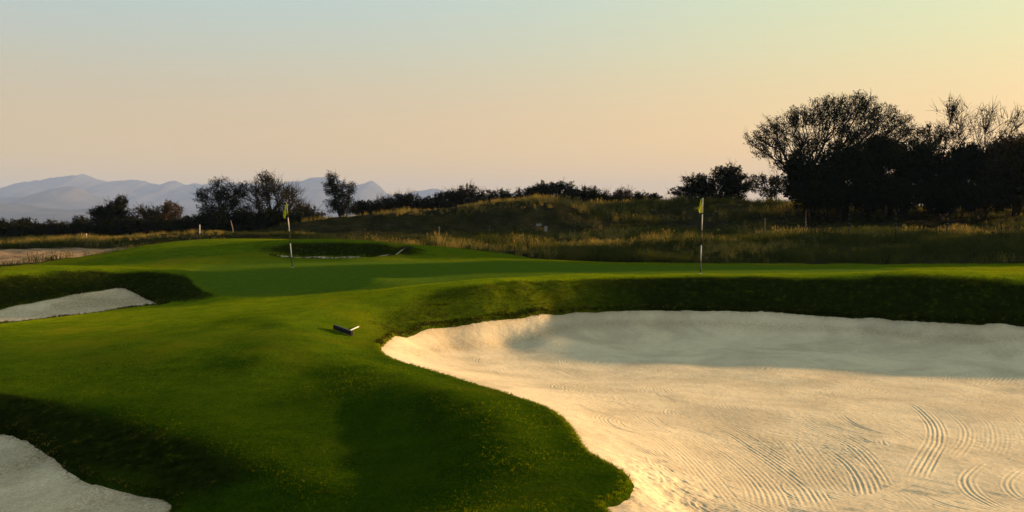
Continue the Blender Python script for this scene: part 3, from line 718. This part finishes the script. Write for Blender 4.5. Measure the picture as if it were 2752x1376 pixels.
# rough and dry grass behind
x, y = sample_area(62000, 36, 92, .9)
ok = rough_fac(x, y) > .5; x, y = x[ok], y[ok]
sd_d = sdist(np.stack([x, y], -1), dirt_poly)
ok = (sd_d < -.3*rng.uniform(0, 2, len(x))) & ~((x/y*F+1376 < 430) & (y < 43.2) & (rng.uniform(0, 1, len(x)) < .9)); x, y = x[ok], y[ok]
def dens_rough(x, y):
    return np.clip(.62+1.1*fbm(x/3.5, y/3.5, 3, 88), .12, 1)
ok = rng.uniform(0, 1, len(x)) < dens_rough(x, y); x, y = x[ok], y[ok]
pxs = x/y*F+1376
straw_p = np.clip(1.8*fbm(x/5, y/7, 3, 90)-.18, 0, .6)*np.where((y > 61)&(y < 69.3)&(pxs > 800), .12, 1)
straw_p = np.maximum(straw_p, .9*np.exp(-((pxs-2000)/130)**2-((y-45)/3.5)**2))
straw_p = np.maximum(straw_p, .55*np.exp(-((pxs-1620)/230)**2-((y-50)/3.0)**2))
straw_p = np.maximum(straw_p, .85*(y > 69)*(pxs > 800)*(pxs < 1580)*(y < 73))
straw_p = np.maximum(straw_p, .6*(pxs < 600)*(y > 55)*(y < 63))
isst = rng.uniform(0, 1, len(x)) < straw_p
hh = np.clip(.85+1.2*fbm(x/4, y/4, 3, 91), .35, 1.6)*np.where(x < -4, .6, 1.)*np.where((y > 62) & (y < 69.2) & (pxs > 800), .5, 1)
rt = [tuft_mesh('rough_tuft', 26, .42, .018, .22, .6, M['rough'], s+40, True) for s in range(5)]
st = [tuft_mesh('straw_tuft', 24, .46, .016, .2, .5, M['straw'], s+60, True) for s in range(5)]
finish('rough_grass', x[~isst], y[~isst], hh[~isst], rt, .02)
finish('dry_grass', x[isst], y[isst], hh[isst], st, .02)

# ------------------------------------------------------------------ trees and shrubs
def kmeans(P, k, r):
    c = P[r.choice(len(P), k, replace=False)]
    for _ in range(6):
        l = ((P[:, None]-c[None])**2).sum(-1).argmin(1)
        for j in range(k):
            if (l == j).any(): c[j] = P[l == j].mean(0)
    return l, c
def leaves_np(cent, dirs, L, n_leaf, size, r, width):
    """leaf clusters along sprays: returns triangles"""
    ns = len(cent)
    t = r.uniform(-.5, .5, (ns, n_leaf)); t = np.sign(t)*np.abs(t)
    off_ = r.normal(0, 1, (ns, n_leaf, 3))*(width*(1.1-np.abs(t)))[..., None]
    off_[..., 2] *= .6
    c = cent[:, None]+dirs[:, None]*(t*L)[..., None]+off_
    c = c.reshape(-1, 3); m_ = len(c)
    a = r.normal(0, 1, (m_, 3)); a += np.repeat(dirs, n_leaf, 0)*1.2; a /= np.linalg.norm(a, axis=1)[:, None]
    b = r.normal(0, 1, (m_, 3)); b -= (b*a).sum(1)[:, None]*a; b /= np.linalg.norm(b, axis=1)[:, None]
    s = (size*r.uniform(.6, 1.3, m_))[:, None]
    V = np.stack([c-a*s*.6, c+b*s*.33, c+a*s*.6-b*s*.12], 1).reshape(-1, 3)
    return V, np.arange(m_*3).reshape(-1, 3)
def tree(name, label, cat, px, y, lobes, mat, group=None, seed=0, k=1., leaf=.16, n_leaf=40, spray=.55, fan=.7, bare=0., stem=.10, base_py=None, twig=.012, bark='bark', stems=1):
    """lobes: (px, py, rx, ry) ellipses as seen; depth radius = mean radius"""
    r = np.random.default_rng(seed+100)
    bx = (px-1376)/F*y; bz = gz(bx, y)-.05
    root = empty(name, (bx, y, bz)); tag(root, label, cat, group)
    tips = []
    for (cx, cy, rx, ry) in lobes:
        c = np.array([(cx-px)/F*y, 0, E-(cy-HOR)/F*y-bz]); R3 = np.array([rx/F*y, (rx*.6+ry*.4)/F*y, ry/F*y])
        n = max(14, int(k*7.0*R3[0]*R3[2]*3.14/(spray*spray)))
        d = r.normal(0, 1, (n, 3)); d /= np.linalg.norm(d, axis=1)[:, None]
        rad = r.uniform(.12, 1, n)**(.45)
        p = c+d*R3*rad[:, None]*r.uniform(.86, 1.06, (n, 1)); tips.append(p)
    P = np.concatenate(tips); P = P[P[:, 2] > .05]
    # uneven outline: thin out by a lumpy field
    fld = vnoise(P[:, 0]*1.3+seed, P[:, 2]*1.3, 5)+vnoise(P[:, 1]*1.3+seed, P[:, 2]*1.1, 6)
    P = P[fld+r.uniform(-.2, .9, len(P)) > -.42]
    org = np.array([0, 0, -.3]); D = P-org; D /= np.linalg.norm(D, axis=1)[:, None]
    rnd = r.normal(0, 1, P.shape); rnd /= np.linalg.norm(rnd, axis=1)[:, None]
    D = D*fan+rnd*(1-fan); D /= np.linalg.norm(D, axis=1)[:, None]
    # limbs
    nl = int(np.clip(len(P)/45, 4, 12)); l1, c1 = kmeans(P, nl, r)
    tb = MB(); bb = MB(); H = P[:, 2].max()
    fork = np.array([0, 0, H*.16])
    roots_ = [np.array([dx, dy, 0]) for dx, dy in r.normal(0, .18, (stems, 2))] if stems > 1 else [np.zeros(3)]
    if stems == 1: tb.tube([(0, 0, -.1), (0, 0, H*.08), fork], [stem*1.3, stem*1.05, stem], 7)
    for j in range(nl):
        st_ = fork if stems == 1 else roots_[j % stems]
        e = st_+(c1[j]-st_)*.72
        mid = (st_+e)/2+np.array([0, 0, .10*H])+r.normal(0, .03*H, 3)
        tb.tube([st_, mid, e], [stem*.62, stem*.42, stem*.22], 5)
        sub = np.nonzero(l1 == j)[0]
        if not len(sub): continue
        ns = int(np.clip(len(sub)/10, 1, 9)); l2, c2 = kmeans(P[sub], min(ns, len(sub)), r)
        for q in range(len(c2)):
            s2 = e if r.uniform() < .6 else mid
            e2 = s2+(c2[q]-s2)*.7; m2 = (s2+e2)/2+r.normal(0, .04*H, 3)
            bb.tube([s2, m2, e2], [stem*.2, stem*.15, stem*.09+twig*.5], 4)
            for p in P[sub][l2 == q]:
                if r.uniform() < (.8 if bare < .5 else 2):
                    m3 = (e2+p)/2+r.normal(0, .05, 3)
                    bb.tube([e2, m3, p+(p-e2)*.12], [twig*1.3, twig, twig*.5], 3)
    if bare > 0:      # leafless twigs reaching past the leaves
        sel = r.choice(len(P), int(len(P)*bare), replace=False)
        for p, d in zip(P[sel], D[sel]):
            for _ in range(4):
                d2 = d+r.normal(0, .38, 3); d2 /= np.linalg.norm(d2); L_ = spray*r.uniform(.7, 1.6)
                bb.tube([p, p+d2*L_*.5+r.normal(0, .03, 3), p+d2*L_], [twig*.9, twig*.7, twig*.4], 3)
    tb.build('trunk', M[bark], root, True)
    bb.build('branches', M[bark], root)
    keep = r.uniform(0, 1, len(P)) > (bare if bare < 1 else .93)
    if keep.any():
        V, T = leaves_np(P[keep], D[keep], spray*1.1, n_leaf, leaf, r, spray*.22)
        V[:, 2] = np.maximum(V[:, 2], .0)
        obj('crown', mesh_np('crown', V, T, M[mat], False), root)
    return root
G1 = 'shrubs along the treeline behind the berm'
G2 = 'dark bushes under the big acacia'
T = tree
# left distance
T('shrub', 'low dark shrub at the far left edge of the treeline under the mountains', 'shrub', 15, 78, [(10, 618, 40, 26), (-20, 612, 40, 22)], 'leaf_dark', G1, 1, stems=3)
T('shrub', 'low dark shrub with a raised tuft, second from the left edge of the treeline', 'shrub', 75, 80, [(72, 610, 38, 22), (66, 600, 16, 10), (110, 620, 30, 18)], 'leaf_dark', G1, 2, stems=3)
T('shrub', 'low brownish shrub between the tufted shrub and the yellow-topped one at the left', 'shrub', 140, 82, [(140, 615, 38, 20), (165, 612, 30, 16)], 'leaf_olive', G1, 3, bare=.2, stems=3)
T('shrub', 'low shrub with a yellowish lit top just left of the tall dark thicket', 'shrub', 205, 81, [(208, 606, 30, 20), (225, 598, 22, 12)], 'leaf_olive', G1, 4, stems=3)
T('thicket', 'tall dark thicket with a pointed top left of the brown feathery bush', 'bush', 300, 76, [(300, 590, 62, 34), (318, 560, 34, 26), (275, 580, 34, 24), (322, 543, 14, 12)], 'leaf_dark', G1, 5, stem=.12, bare=.12, k=1.3, stems=3)
T('feathery_bush', 'brown feathery half-bare bush right of the tall dark thicket', 'bush', 440, 77, [(430, 595, 62, 32), (450, 570, 46, 24), (400, 575, 36, 20)], 'leaf_brown', G1, 6, bare=.45, k=1.2, twig=.010, stems=4)
T('shrub', 'dark undergrowth at the foot of the brown feathery bush', 'shrub', 430, 75, [(430, 610, 66, 22), (500, 608, 30, 20)], 'leaf_dark', G1, 7, stems=3, k=1.4)
T('layered_tree', 'dark tree in feathery flat layers with a thin bare crest, left of the gnarled tree', 'tree', 600, 72, [(590, 545, 55, 30), (570, 520, 40, 22), (625, 520, 45, 26), (590, 490, 24, 14), (560, 570, 42, 24), (640, 565, 40, 30), (650, 505, 18, 18), (540, 535, 24, 12)], 'leaf_dark', None, 8, bare=.18, leaf=.11, fan=.45, k=1.15, stem=.16, stems=3)
T('gnarled_tree', 'gnarled half-bare tree with a rounded top behind the left flagstick', 'tree', 725, 73, [(720, 500, 44, 28), (690, 530, 40, 30), (750, 525, 46, 30), (712, 480, 22, 14), (780, 555, 40, 26), (700, 575, 60, 34), (770, 590, 50, 24)], 'leaf_olive', None, 9, bare=.42, leaf=.11, k=1.15, stem=.18, stems=2)
T('bare_tree', 'thin leafless tree reaching right out of the gnarled tree\'s crown', 'tree', 775, 75, [(790, 530, 28, 34), (805, 560, 24, 20)], 'leaf_brown', None, 10, bare=1., twig=.009)
T('shrub', 'olive shrub spreading between the gnarled tree and the leaning tree', 'shrub', 820, 74, [(815, 570, 34, 22), (845, 582, 30, 18)], 'leaf_olive', G1, 11, bare=.2, stems=3)
T('leaning_tree', 'lone dark tree leaning left in layered tufts, left of the pointed peak', 'tree', 915, 78, [(895, 505, 26, 26), (885, 485, 18, 14), (925, 515, 30, 26), (915, 540, 42, 24), (945, 505, 16, 16), (920, 565, 40, 16), (893, 472, 12, 8)], 'leaf_dark', None, 12, bare=.12, leaf=.11, k=1.5, stem=.15, fan=.45)
under = [(330, 'dark undergrowth between the tall thicket and the brown feathery bush', 74, 60, 34), (485, 'dark undergrowth between the brown bush and the layered tree', 73, 46, 30), (30, 'leftmost dark undergrowth at the left edge of the treeline', 76, 46, 24), (120, 'dark undergrowth below the brownish shrub at the left', 76, 50, 22), (215, 'dark undergrowth left of the tall dark thicket', 75, 50, 24),
 (545, 'dark undergrowth under the left side of the layered tree', 71, 50, 34), (620, 'dark undergrowth between the layered tree and the gnarled tree', 71, 55, 42), (720, 'dark undergrowth at the foot of the gnarled tree', 72, 70, 44), (810, 'dark undergrowth right of the gnarled tree behind the berm end', 72, 60, 36), (900, 'dark undergrowth below the leaning tree', 74, 56, 28)]
for i, (px_, lb, yy, rx, ry) in enumerate(under):
    py_ = 628-(ry-24)*.55 if px_ < 500 else 612-(ry-30)*.4
    T('undergrowth', lb, 'bush', px_, yy, [(px_, py_, rx*1.25, ry), (px_+rx*.5, py_-ry*.3, rx*.4, ry*.6)], 'leaf_dark', 'undergrowth below the left treeline', 200+i, stems=3, k=1.6, leaf=.2, bare=.05)
rows = [
 ('dark shrub filling the gap right of the leaning tree', 985, 80, [(985, 565, 34, 18), (965, 558, 16, 14)], 'leaf_dark', .1),
 ('thin twiggy shrub right of the pointed peak on the skyline', 1045, 82, [(1045, 556, 34, 18), (1030, 545, 18, 10)], 'leaf_olive', .35),
 ('rounded feathery shrub below the low far peak', 1100, 82, [(1098, 548, 44, 22), (1085, 535, 24, 10)], 'leaf_dark', .3),
 ('small dense shrub between two feathery ones over the berm', 1165, 82, [(1165, 550, 30, 20), (1185, 535, 14, 12)], 'leaf_dark', .1),
 ('broad shrub with pale spiky upper twigs over the berm', 1245, 80, [(1245, 540, 58, 26), (1262, 517, 34, 12), (1220, 530, 26, 14)], 'leaf_olive', .3),
 ('lumpy dark shrub where the last blue hill meets the berm', 1335, 80, [(1335, 535, 34, 18), (1355, 528, 18, 14)], 'leaf_dark', .15),
 ('low dark shrub left of the highest bush over the berm crest', 1400, 80, [(1405, 530, 30, 16)], 'leaf_dark', .1),
 ('highest bush over the berm crest, with two knobbly heads', 1480, 80, [(1480, 525, 62, 22), (1462, 508, 20, 14), (1495, 503, 18, 12), (1528, 510, 16, 14), (1440, 518, 24, 12)], 'leaf_dark', .12),
 ('smooth rounded bush sloping down to the right of the berm crest', 1590, 79, [(1585, 535, 60, 24), (1570, 522, 34, 14), (1630, 545, 40, 18)], 'leaf_dark', .2),
 ('brown shrub just left of the dip in the skyline', 1675, 80, [(1675, 535, 26, 20), (1668, 522, 12, 8)], 'leaf_brown', .3),
 ('flat-topped dark shrub in the dip beside the wide rounded bush', 1735, 80, [(1735, 540, 32, 16), (1715, 530, 14, 8), (1755, 530, 14, 7)], 'leaf_dark', .08)]
for i, (lb, px, yy, lobes, mt, br) in enumerate(rows):
    lobes = [(a, b, c_*1.22, d_*1.15) for a, b, c_, d_ in lobes]+[(px, 560 if px < 1300 else 545, 52, 16)]
    T('shrub', lb, 'shrub', px, yy, lobes, mt, G1, 20+i, bare=br, stems=3, k=1.3, stem=.08)
T('rounded_bush', 'wide dark rounded bush with bare twigs on top, left of the big acacia', 'bush', 1930, 77, [(1930, 515, 90, 34), (1955, 475, 46, 28), (1880, 495, 50, 26), (1972, 455, 18, 10), (1845, 520, 40, 18), (1985, 495, 50, 26)], 'leaf_dark', None, 40, bare=.15, k=1.3, stems=4, stem=.14)
T('open_shrub', 'open leafy shrub with sky showing through beside the big acacia', 'shrub', 2070, 76, [(2065, 505, 46, 32), (2090, 490, 24, 20), (2040, 485, 22, 16)], 'leaf_olive', None, 41, bare=.25, k=.75, stems=3)
# right hand mass
T('acacia', 'big flat-topped acacia with feathery fan-shaped crown on the right', 'tree', 2190, 70, [(2290, 275, 55, 24), (2230, 290, 60, 26), (2345, 300, 55, 28), (2160, 315, 60, 28), (2270, 330, 120, 34), (2090, 345, 50, 26), (2050, 375, 42, 22), (2400, 335, 55, 30), (2440, 365, 40, 26), (2140, 385, 80, 34), (2300, 385, 120, 40), (2065, 405, 48, 20), (2110, 445, 45, 20), (2160, 470, 40, 30), (2240, 440, 90, 44), (2350, 430, 90, 44)],
  'leaf_dark', None, 42, k=.95, leaf=.125, n_leaf=46, fan=.82, bare=.2, spray=.62, stem=.30, stems=4, twig=.013)
T('bare_tree', 'tall winter-bare tree with a spread of thin branches at the right edge', 'tree', 2600, 72, [(2615, 330, 90, 48), (2560, 305, 36, 26), (2680, 330, 60, 46), (2740, 320, 40, 44), (2570, 375, 80, 40), (2680, 385, 70, 40)], 'leaf_dark', None, 43, bare=.62, k=.6, fan=.55, spray=.85, n_leaf=20, leaf=.12, stem=.22, stems=3, twig=.014)
T('sparse_tree', 'sparse-leaved tree between the acacia and the bare tree', 'tree', 2500, 71, [(2500, 355, 34, 26), (2535, 370, 40, 30), (2480, 385, 40, 24), (2560, 290, 18, 20)], 'leaf_dark', None, 44, bare=.55, k=.8, stem=.14, stems=2)
T('autumn_tree', 'rust-brown leafy tree under the bare tree at the right edge', 'tree', 2690, 69, [(2690, 420, 60, 50), (2720, 390, 40, 40), (2650, 430, 50, 36)], 'leaf_brown', None, 45, k=.9, bare=.2, stem=.16, stems=2)
mass = [
 ('dense dark bush at the left foot of the acacia', 2165, 68, [(2165, 500, 62, 60), (2150, 450, 40, 40)], 'leaf_dark'),
 ('dense dark bush filling the acacia\'s trunk space', 2270, 67, [(2270, 480, 80, 80), (2300, 430, 60, 40)], 'leaf_dark'),
 ('dark mounded bush right of the acacia\'s trunk', 2390, 68, [(2390, 460, 80, 80), (2370, 410, 50, 40)], 'leaf_dark'),
 ('tall dark evergreen bush below the sparse-leaved tree', 2500, 69, [(2500, 470, 75, 80), (2480, 420, 50, 34)], 'leaf_dark'),
 ('dark bush below the bare tree', 2610, 69, [(2610, 480, 75, 80), (2600, 430, 50, 40)], 'leaf_dark'),
 ('dark green bush at the right edge below the rust-brown tree', 2720, 66, [(2730, 480, 80, 80), (2760, 420, 40, 50)], 'leaf_olive'),
 ('low dark undergrowth in front of the acacia', 2230, 66, [(2230, 525, 90, 34)], 'leaf_dark'),
 ('low dark undergrowth in front of the evergreen bush', 2430, 66, [(2430, 525, 100, 34)], 'leaf_dark'),
 ('low dark undergrowth near the right edge of the treeline', 2640, 65, [(2640, 528, 110, 34)], 'leaf_dark'),
 ('low dark undergrowth below the mounded bush right of the acacia', 2330, 67, [(2330, 535, 60, 34)], 'leaf_dark'),
 ('low dark undergrowth below the sparse-leaved tree', 2530, 66, [(2530, 535, 60, 34)], 'leaf_dark')]
for i, (lb, px, yy, lobes, mt) in enumerate(mass):
    T('bush', lb, 'bush', px, yy, lobes, mt, G2, 60+i, k=1.7, spray=.75, leaf=.22, n_leaf=40, stems=3, stem=.12)
T('small_shrub', 'small dark shrub on the mown edge below the bare dirt', 'shrub', 130, 40, [(130, 704, 14, 9), (120, 708, 14, 6)], 'leaf_dark', None, 80, leaf=.06, spray=.22, stem=.03, stems=3)
T('grey_shrub', 'grey-green leafy shrub in the rough at the right edge', 'shrub', 2690, 44, [(2690, 655, 40, 28), (2650, 665, 30, 18), (2735, 650, 30, 22)], 'leaf_olive', None, 81, leaf=.08, spray=.35, stem=.04, stems=4)
# pale trunk showing below the layered tree
m_ = MB(); a = np.array(W(627, 622, 64)); b = np.array(W(620, 592, 64)); a[2] = gz(a[0], a[1])-.1
m_.tube([a, (a+b)/2+[.05, 0, 0], b], [.035, .03, .02], 6)
tag(m_.build('dead_trunk', M['pale_bark'], None, True), 'thin pale dead trunk leaning left below the layered tree', 'tree trunk')

# ------------------------------------------------------------------ flagsticks
def flagstick(base_px, base_y, top_px, top_py, bands, flag_pts, label, flag_label):
    x0 = (base_px[0]-1376)/F*base_y; z0 = gz(x0, base_y)
    top = np.array(W(top_px, top_py, base_y))-np.array([x0, base_y, z0])
    root = empty('flagstick', (x0, base_y, z0)); tag(root, label, 'golf flag', 'flagsticks on the green')
    H = top[2]
    prev = 0.
    for f, c in bands:
        mb = MB(); a = top*prev; b = top*f
        if prev == 0: a = -top*.03
        mb.tube([a, b], [.016, .016] if f < .8 else [.012, .012], 8)
        mb.build('pole_band', M[c], root, True); prev = f
    mb = MB(); mb.tube([(0, 0, -.01), (0, 0, .006)], [.054, .054], 16); mb.build('cup_rim', M['white_paint'], root)
    # cloth: rows from hoist (pole) to fly with folds in depth
    Fp = [np.array(W(p[0], p[1], base_y))-np.array([x0, base_y, z0]) for p in flag_pts]   # hoist_top, hoist_bottom, fly_bottom, fly_top
    nu, nv = 12, 10; V = []
    for j in range(nv):
        v = j/(nv-1)
        for i in range(nu):
            u = i/(nu-1)
            p = (Fp[0]*(1-u)+Fp[3]*u)*(1-v)+(Fp[1]*(1-u)+Fp[2]*u)*v
            p = p+np.array([0, .05*math.sin(u*7+v*1.5)*(.3+v)+.10*u*v, 0]); V.append(p)
    V = np.array(V); i = np.arange(nv-1)[:, None]*nu+np.arange(nu-1)[None]
    q = np.stack([i, i+1, i+nu+1, i+nu], -1).reshape(-1, 4)
    fo = obj('flag', mesh_np('flag', V, q, M['flag']), root)
    sm = fo.modifiers.new('thickness', 'SOLIDIFY'); sm.thickness = .002
    return root
def bands_from(base, pys, top, cols):
    return [((base-p)/(base-top), c) for p, c in zip(pys, cols)]
flagstick((1882, 730), 28.9, 1889, 532, bands_from(730, (698, 656.5, 617, 575, 571, 532), 532, ('black_paint', 'white_paint', 'black_paint', 'white_paint', 'black_paint', 'white_paint')),
          [(1889, 533), (1891, 572), (1878, 569), (1884, 534)], 'flagstick right of centre with black and white bands and lime flag pointing left', None)
flagstick((786, 718), 31.7, 770.5, 545, bands_from(718, (691, 654, 621.5, 585, 575, 545), 545, ('black_paint', 'white_paint', 'black_paint', 'white_paint', 'black_paint', 'flag')),
          [(770, 546), (767, 560), (764, 588), (761, 571)], 'leaning flagstick on the left of the green with a limp yellow flag', None)
# second limp flap of each flag
def flap(root, pts, base_y):
    o = root.location; mb = MB()
    P_ = [np.array(W(a, b, base_y+dy))-np.array(o) for a, b, dy in pts]
    t = [(0, i, i+1) for i in range(1, len(P_)-1)]; mb.add(P_, None, t)
    f_ = mb.build('flag_fold', M['flag'], root); sm = f_.modifiers.new('thickness', 'SOLIDIFY'); sm.thickness = .003
fl = [o for o in bpy.data.objects if o.name.startswith('flagstick')]
flap(fl[0], [(1887, 545, -.03), (1872, 561.5, -.12), (1879, 563, -.1), (1879.5, 574, -.08), (1887, 571, -.03)], 28.9)
flap(fl[1], [(766.5, 549, .0), (760.5, 580, -.06), (764.5, 588.5, -.1), (770, 575, -.04), (767.5, 572, -.02)], 31.7)

# ------------------------------------------------------------------ rakes
def rake(p_head_a, p_head_b, p_h0, p_h1, label, lift=.03, hr=.012, tines=True):
    A_ = np.array(p_head_a); B_ = np.array(p_head_b); c = (A_+B_)/2
    root = empty('bunker_rake', c); tag(root, label, 'rake', 'bunker rakes')
    a = A_-c; b = B_-c; d = (b-a)/np.linalg.norm(b-a); L = np.linalg.norm(b-a)
    h0 = np.array(p_h0)-c; h1 = np.array(p_h1)-c
    n = np.cross(d, [0, 0, 1]); n /= np.linalg.norm(n); up = np.cross(n, d)
    Mx = np.stack([d, n, up], 1)
    mb = MB(); mb.box((0, 0, .06), (L, .05, .085), Mx); mb.build('rake_head', M['black_paint'], root)
    if tines:
        for i in range(13):
            t = MB(); p = d*(-L/2+.015+i*(L-.03)/12)
            t.tube([p+up*.04, p-n*.012-up*.005, p-n*.02-up*.015], [.007, .006, .003], 5); t.build('tine', M['black_paint'], root)
    s = MB(); s.tube([up*.055, h0*.4+up*.05, h0], [.012, .014, .015], 8); s.build('socket', M['black_paint'], root)
    s = MB(); s.tube([h0, h1], [hr, hr], 8); s.build('handle', M['white_paint'], root, True)
    return root
ra = hit(898, 887); rb = hit(946, 905); h0 = (ra+rb)/2*.35+rb*.65*1.0; h0 = ra*.32+rb*.68+np.array([.02, .03, .05]); h1 = hit(964, 883)+np.array([0, 0, .03])
rake(ra, rb, h0, h1, 'bunker rake with black head and pale handle lying on the grass beside the big bunker')
c1_ = hit(1086, 676); hb = hit(1064, 688.5); ht = np.array(W(1082, 671, hb[1]+.5))
rake(c1_+[-.1, .1, .06], c1_+[.25, -.1, .06], ht, hb+np.array([0, 0, .05]), 'bunker rake with its pale handle leaning at the right end of the far bunker', hr=.011, tines=True)

# ------------------------------------------------------------------ stakes, fence, signs
for i, (px, p0, p1, yy, lb) in enumerate([(232.5, 628, 646, 57, 'short white marker stake in the scrub left of the tall dark thicket'), (536.7, 604.5, 628, 58, 'white marker stake on the grassy rise left of the layered tree')]):
    x, y_, zt = W(px, p0, yy); zb = gz(x, yy)-.1
    mb = MB(); mb.box((0, 0, (zt-zb)/2), (.045 if i < 2 else .035, .05, zt-zb)); mb.box((0, 0, zt-zb+.01), (.03 if i < 2 else .025, .035, .025))
    o = mb.build('marker_stake', M['white_paint']); o.location = (x, y_, zb); tag(o, lb, 'stake', 'white marker stakes')
fp = [(1180, 62.5, 612), (1315, 62, 610), (1430, 62, 604), (1545, 61.5, 600), (1615, 61, 596), (1735, 60.5, 592), (1857, 59, 588), (1954.6, 57, 583), (2055, 55, 590), (2165, 52.5, 587), (2281, 50, 577), (2407, 47.5, 575), (2546, 45.5, 575), (2692, 43.5, 577), (2860, 41.5, 577)]
fr = empty('electric_fence', (W(1954.6, 600, 57)[0], 57, 0)); tag(fr, 'wire fence on thin dark posts with white insulators in front of the berm', 'fence')
fo_ = np.array(fr.location); tops = []
post_me = {}
for (px, yy, pt) in fp:
    x, _, zt = W(px, pt-4, yy); zb = gz(x, yy)-.1; tops.append(np.array([x, yy, zt]))
    mb = MB(); mb.tube([(0, 0, zb-zt), (0, 0, 0)], [.028, .025], 6)
    p_ = mb.build('post', M['metal'] if False else M['black_paint'], fr); p_.location = np.array([x, yy, zt])-fo_
    for j in range(4):
        if not post_me: 
            ib = MB(); ib.tube([(-.035, -.035, 0), (.035, -.035, 0)], [.010, .010], 6); ib.tube([(-.012, -.035, 0), (.012, -.035, 0)], [.014, .014], 6); post_me['i'] = ib.mesh('insulator', M['insulator'])
        io = obj('insulator', post_me['i'], p_); io.location = (0, 0, -.07-j*.225)
for j in range(5):
    mb = MB()
    for a, b in zip(tops[:-1], tops[1:]):
        q0 = a-fo_-[0, .04, .07+j*.225]; q1 = b-fo_-[0, .04, .07+j*.225]
        mb.tube([q0, (q0+q1)/2-[0, 0, .015], q1], [.0018]*3, 3)
    mb.build('wire', M['black_paint'], fr)
def sign(px0, py0, px1, py1, yy, mat, label, rot=0, bend=0):
    x, y_, z = W((px0+px1)/2, (py0+py1)/2, yy); w = (px1-px0)/F*yy; h = (py1-py0)/F*yy
    c_, s_ = math.cos(R(rot)), math.sin(R(rot)); Mx = [[c_, 0, -s_], [0, 1, 0], [s_, 0, c_]]
    root = empty('fence_sign', (x, y_-.06, z)); tag(root, label, 'sign', 'signs on the wire fence')
    mb = MB()
    if bend:
        mb.box((-w*.26, 0, 0), (w*.5, .012, h*.8), [[.9, 0, .35], [0, 1, 0], [-.35, 0, .9]]); mb.box((w*.25, .0, h*.1), (w*.48, .012, h*.8), [[.97, 0, -.2], [0, 1, 0], [.2, 0, .97]])
    else: mb.box((0, 0, 0), (w, .012, h), Mx)
    mb.build('sign_plate', M[mat], root)
    for sx in (-.4, .4):
        b = MB(); b.tube([(sx*w, -.01, h*.35), (sx*w, .05, h*.38)], [.008, .008], 5); b.build('tie', M['metal'], root)
sign(1361, 621, 1371, 630, 62, 'sign_white', 'small square grey-white sign low on the fence, leftmost of the fence signs')
sign(1441, 600.5, 1455, 608.5, 61.9, 'sign_white', 'crumpled white plate hanging askew above the upright white sign', 0, 1)
sign(1463, 607.5, 1471, 622.5, 61.8, 'sign_white', 'upright white rectangular sign on the fence')
sign(1927, 614.5, 1933, 620, 57.3, 'sign_yellow', 'tiny yellow warning sign right of the lime flag, on the fence')
sign(2141.5, 604, 2148.5, 610.5, 52.8, 'sign_yellow', 'yellow warning sign on the fence below the left side of the acacia')
sign(2424, 602.5, 2433, 609.5, 47.0, 'sign_yellow', 'largest yellow warning sign, on the fence at the right')
# stone by the dirt
st_ = MB(); r_ = np.random.default_rng(5); th = np.linspace(0, 2*np.pi, 9)[:-1]
V = [(math.cos(t)*.22*r_.uniform(.8, 1.2), math.sin(t)*.15, 0) for t in th]+[(math.cos(t)*.14*r_.uniform(.7, 1.2), math.sin(t)*.1, .13) for t in th]+[(0, 0, .17)]
st_.add(V, [(i, (i+1) % 8, 8+(i+1) % 8, 8+i) for i in range(8)], [(8+i, 8+(i+1) % 8, 16) for i in range(8)])
o = st_.build('stone', M['pale_bark']); x, y_, _ = W(96, 662, 53); o.location = (x, y_, gz(x, y_)-.02); tag(o, 'pale stone lying in the scrub behind the bare dirt', 'stone')

# ------------------------------------------------------------------ unseen bushes added right of the frame to shade the green and far bunker
def copy_tree(src, loc, rz, sc, label, cat, group):
    r = src.copy(); COL.objects.link(r); r.location = loc; r.rotation_euler = (0, 0, rz); r.scale = (sc, sc, sc)
    r['label'] = label; r['category'] = cat; r['group'] = group
    for ch in src.children:
        c = ch.copy(); COL.objects.link(c); c.parent = r
    return r

place = [(27.2, 52, 1.35, 'bush'), (29.6, 53, 1.3, 'bush'), (37.0, 57, 1.3, 'bush')]
src = [o for o in bpy.data.objects if o.get('group') == G2]
G3 = 'unseen bushes added right of the frame to cast shade'
for i, (p, s_, sc, nm) in enumerate(place):
    x = .92*s_-.391*p; y = .391*s_+.92*p
    so = src[(0, 3, 1)[i]]
    copy_tree(so, (x, y, gz(x, y)-.05), 1.3*i, sc*1.35, ('nearest', 'middle', 'farthest')[i]+' unseen bush added right of the frame for its shadow', 'bush', G3)
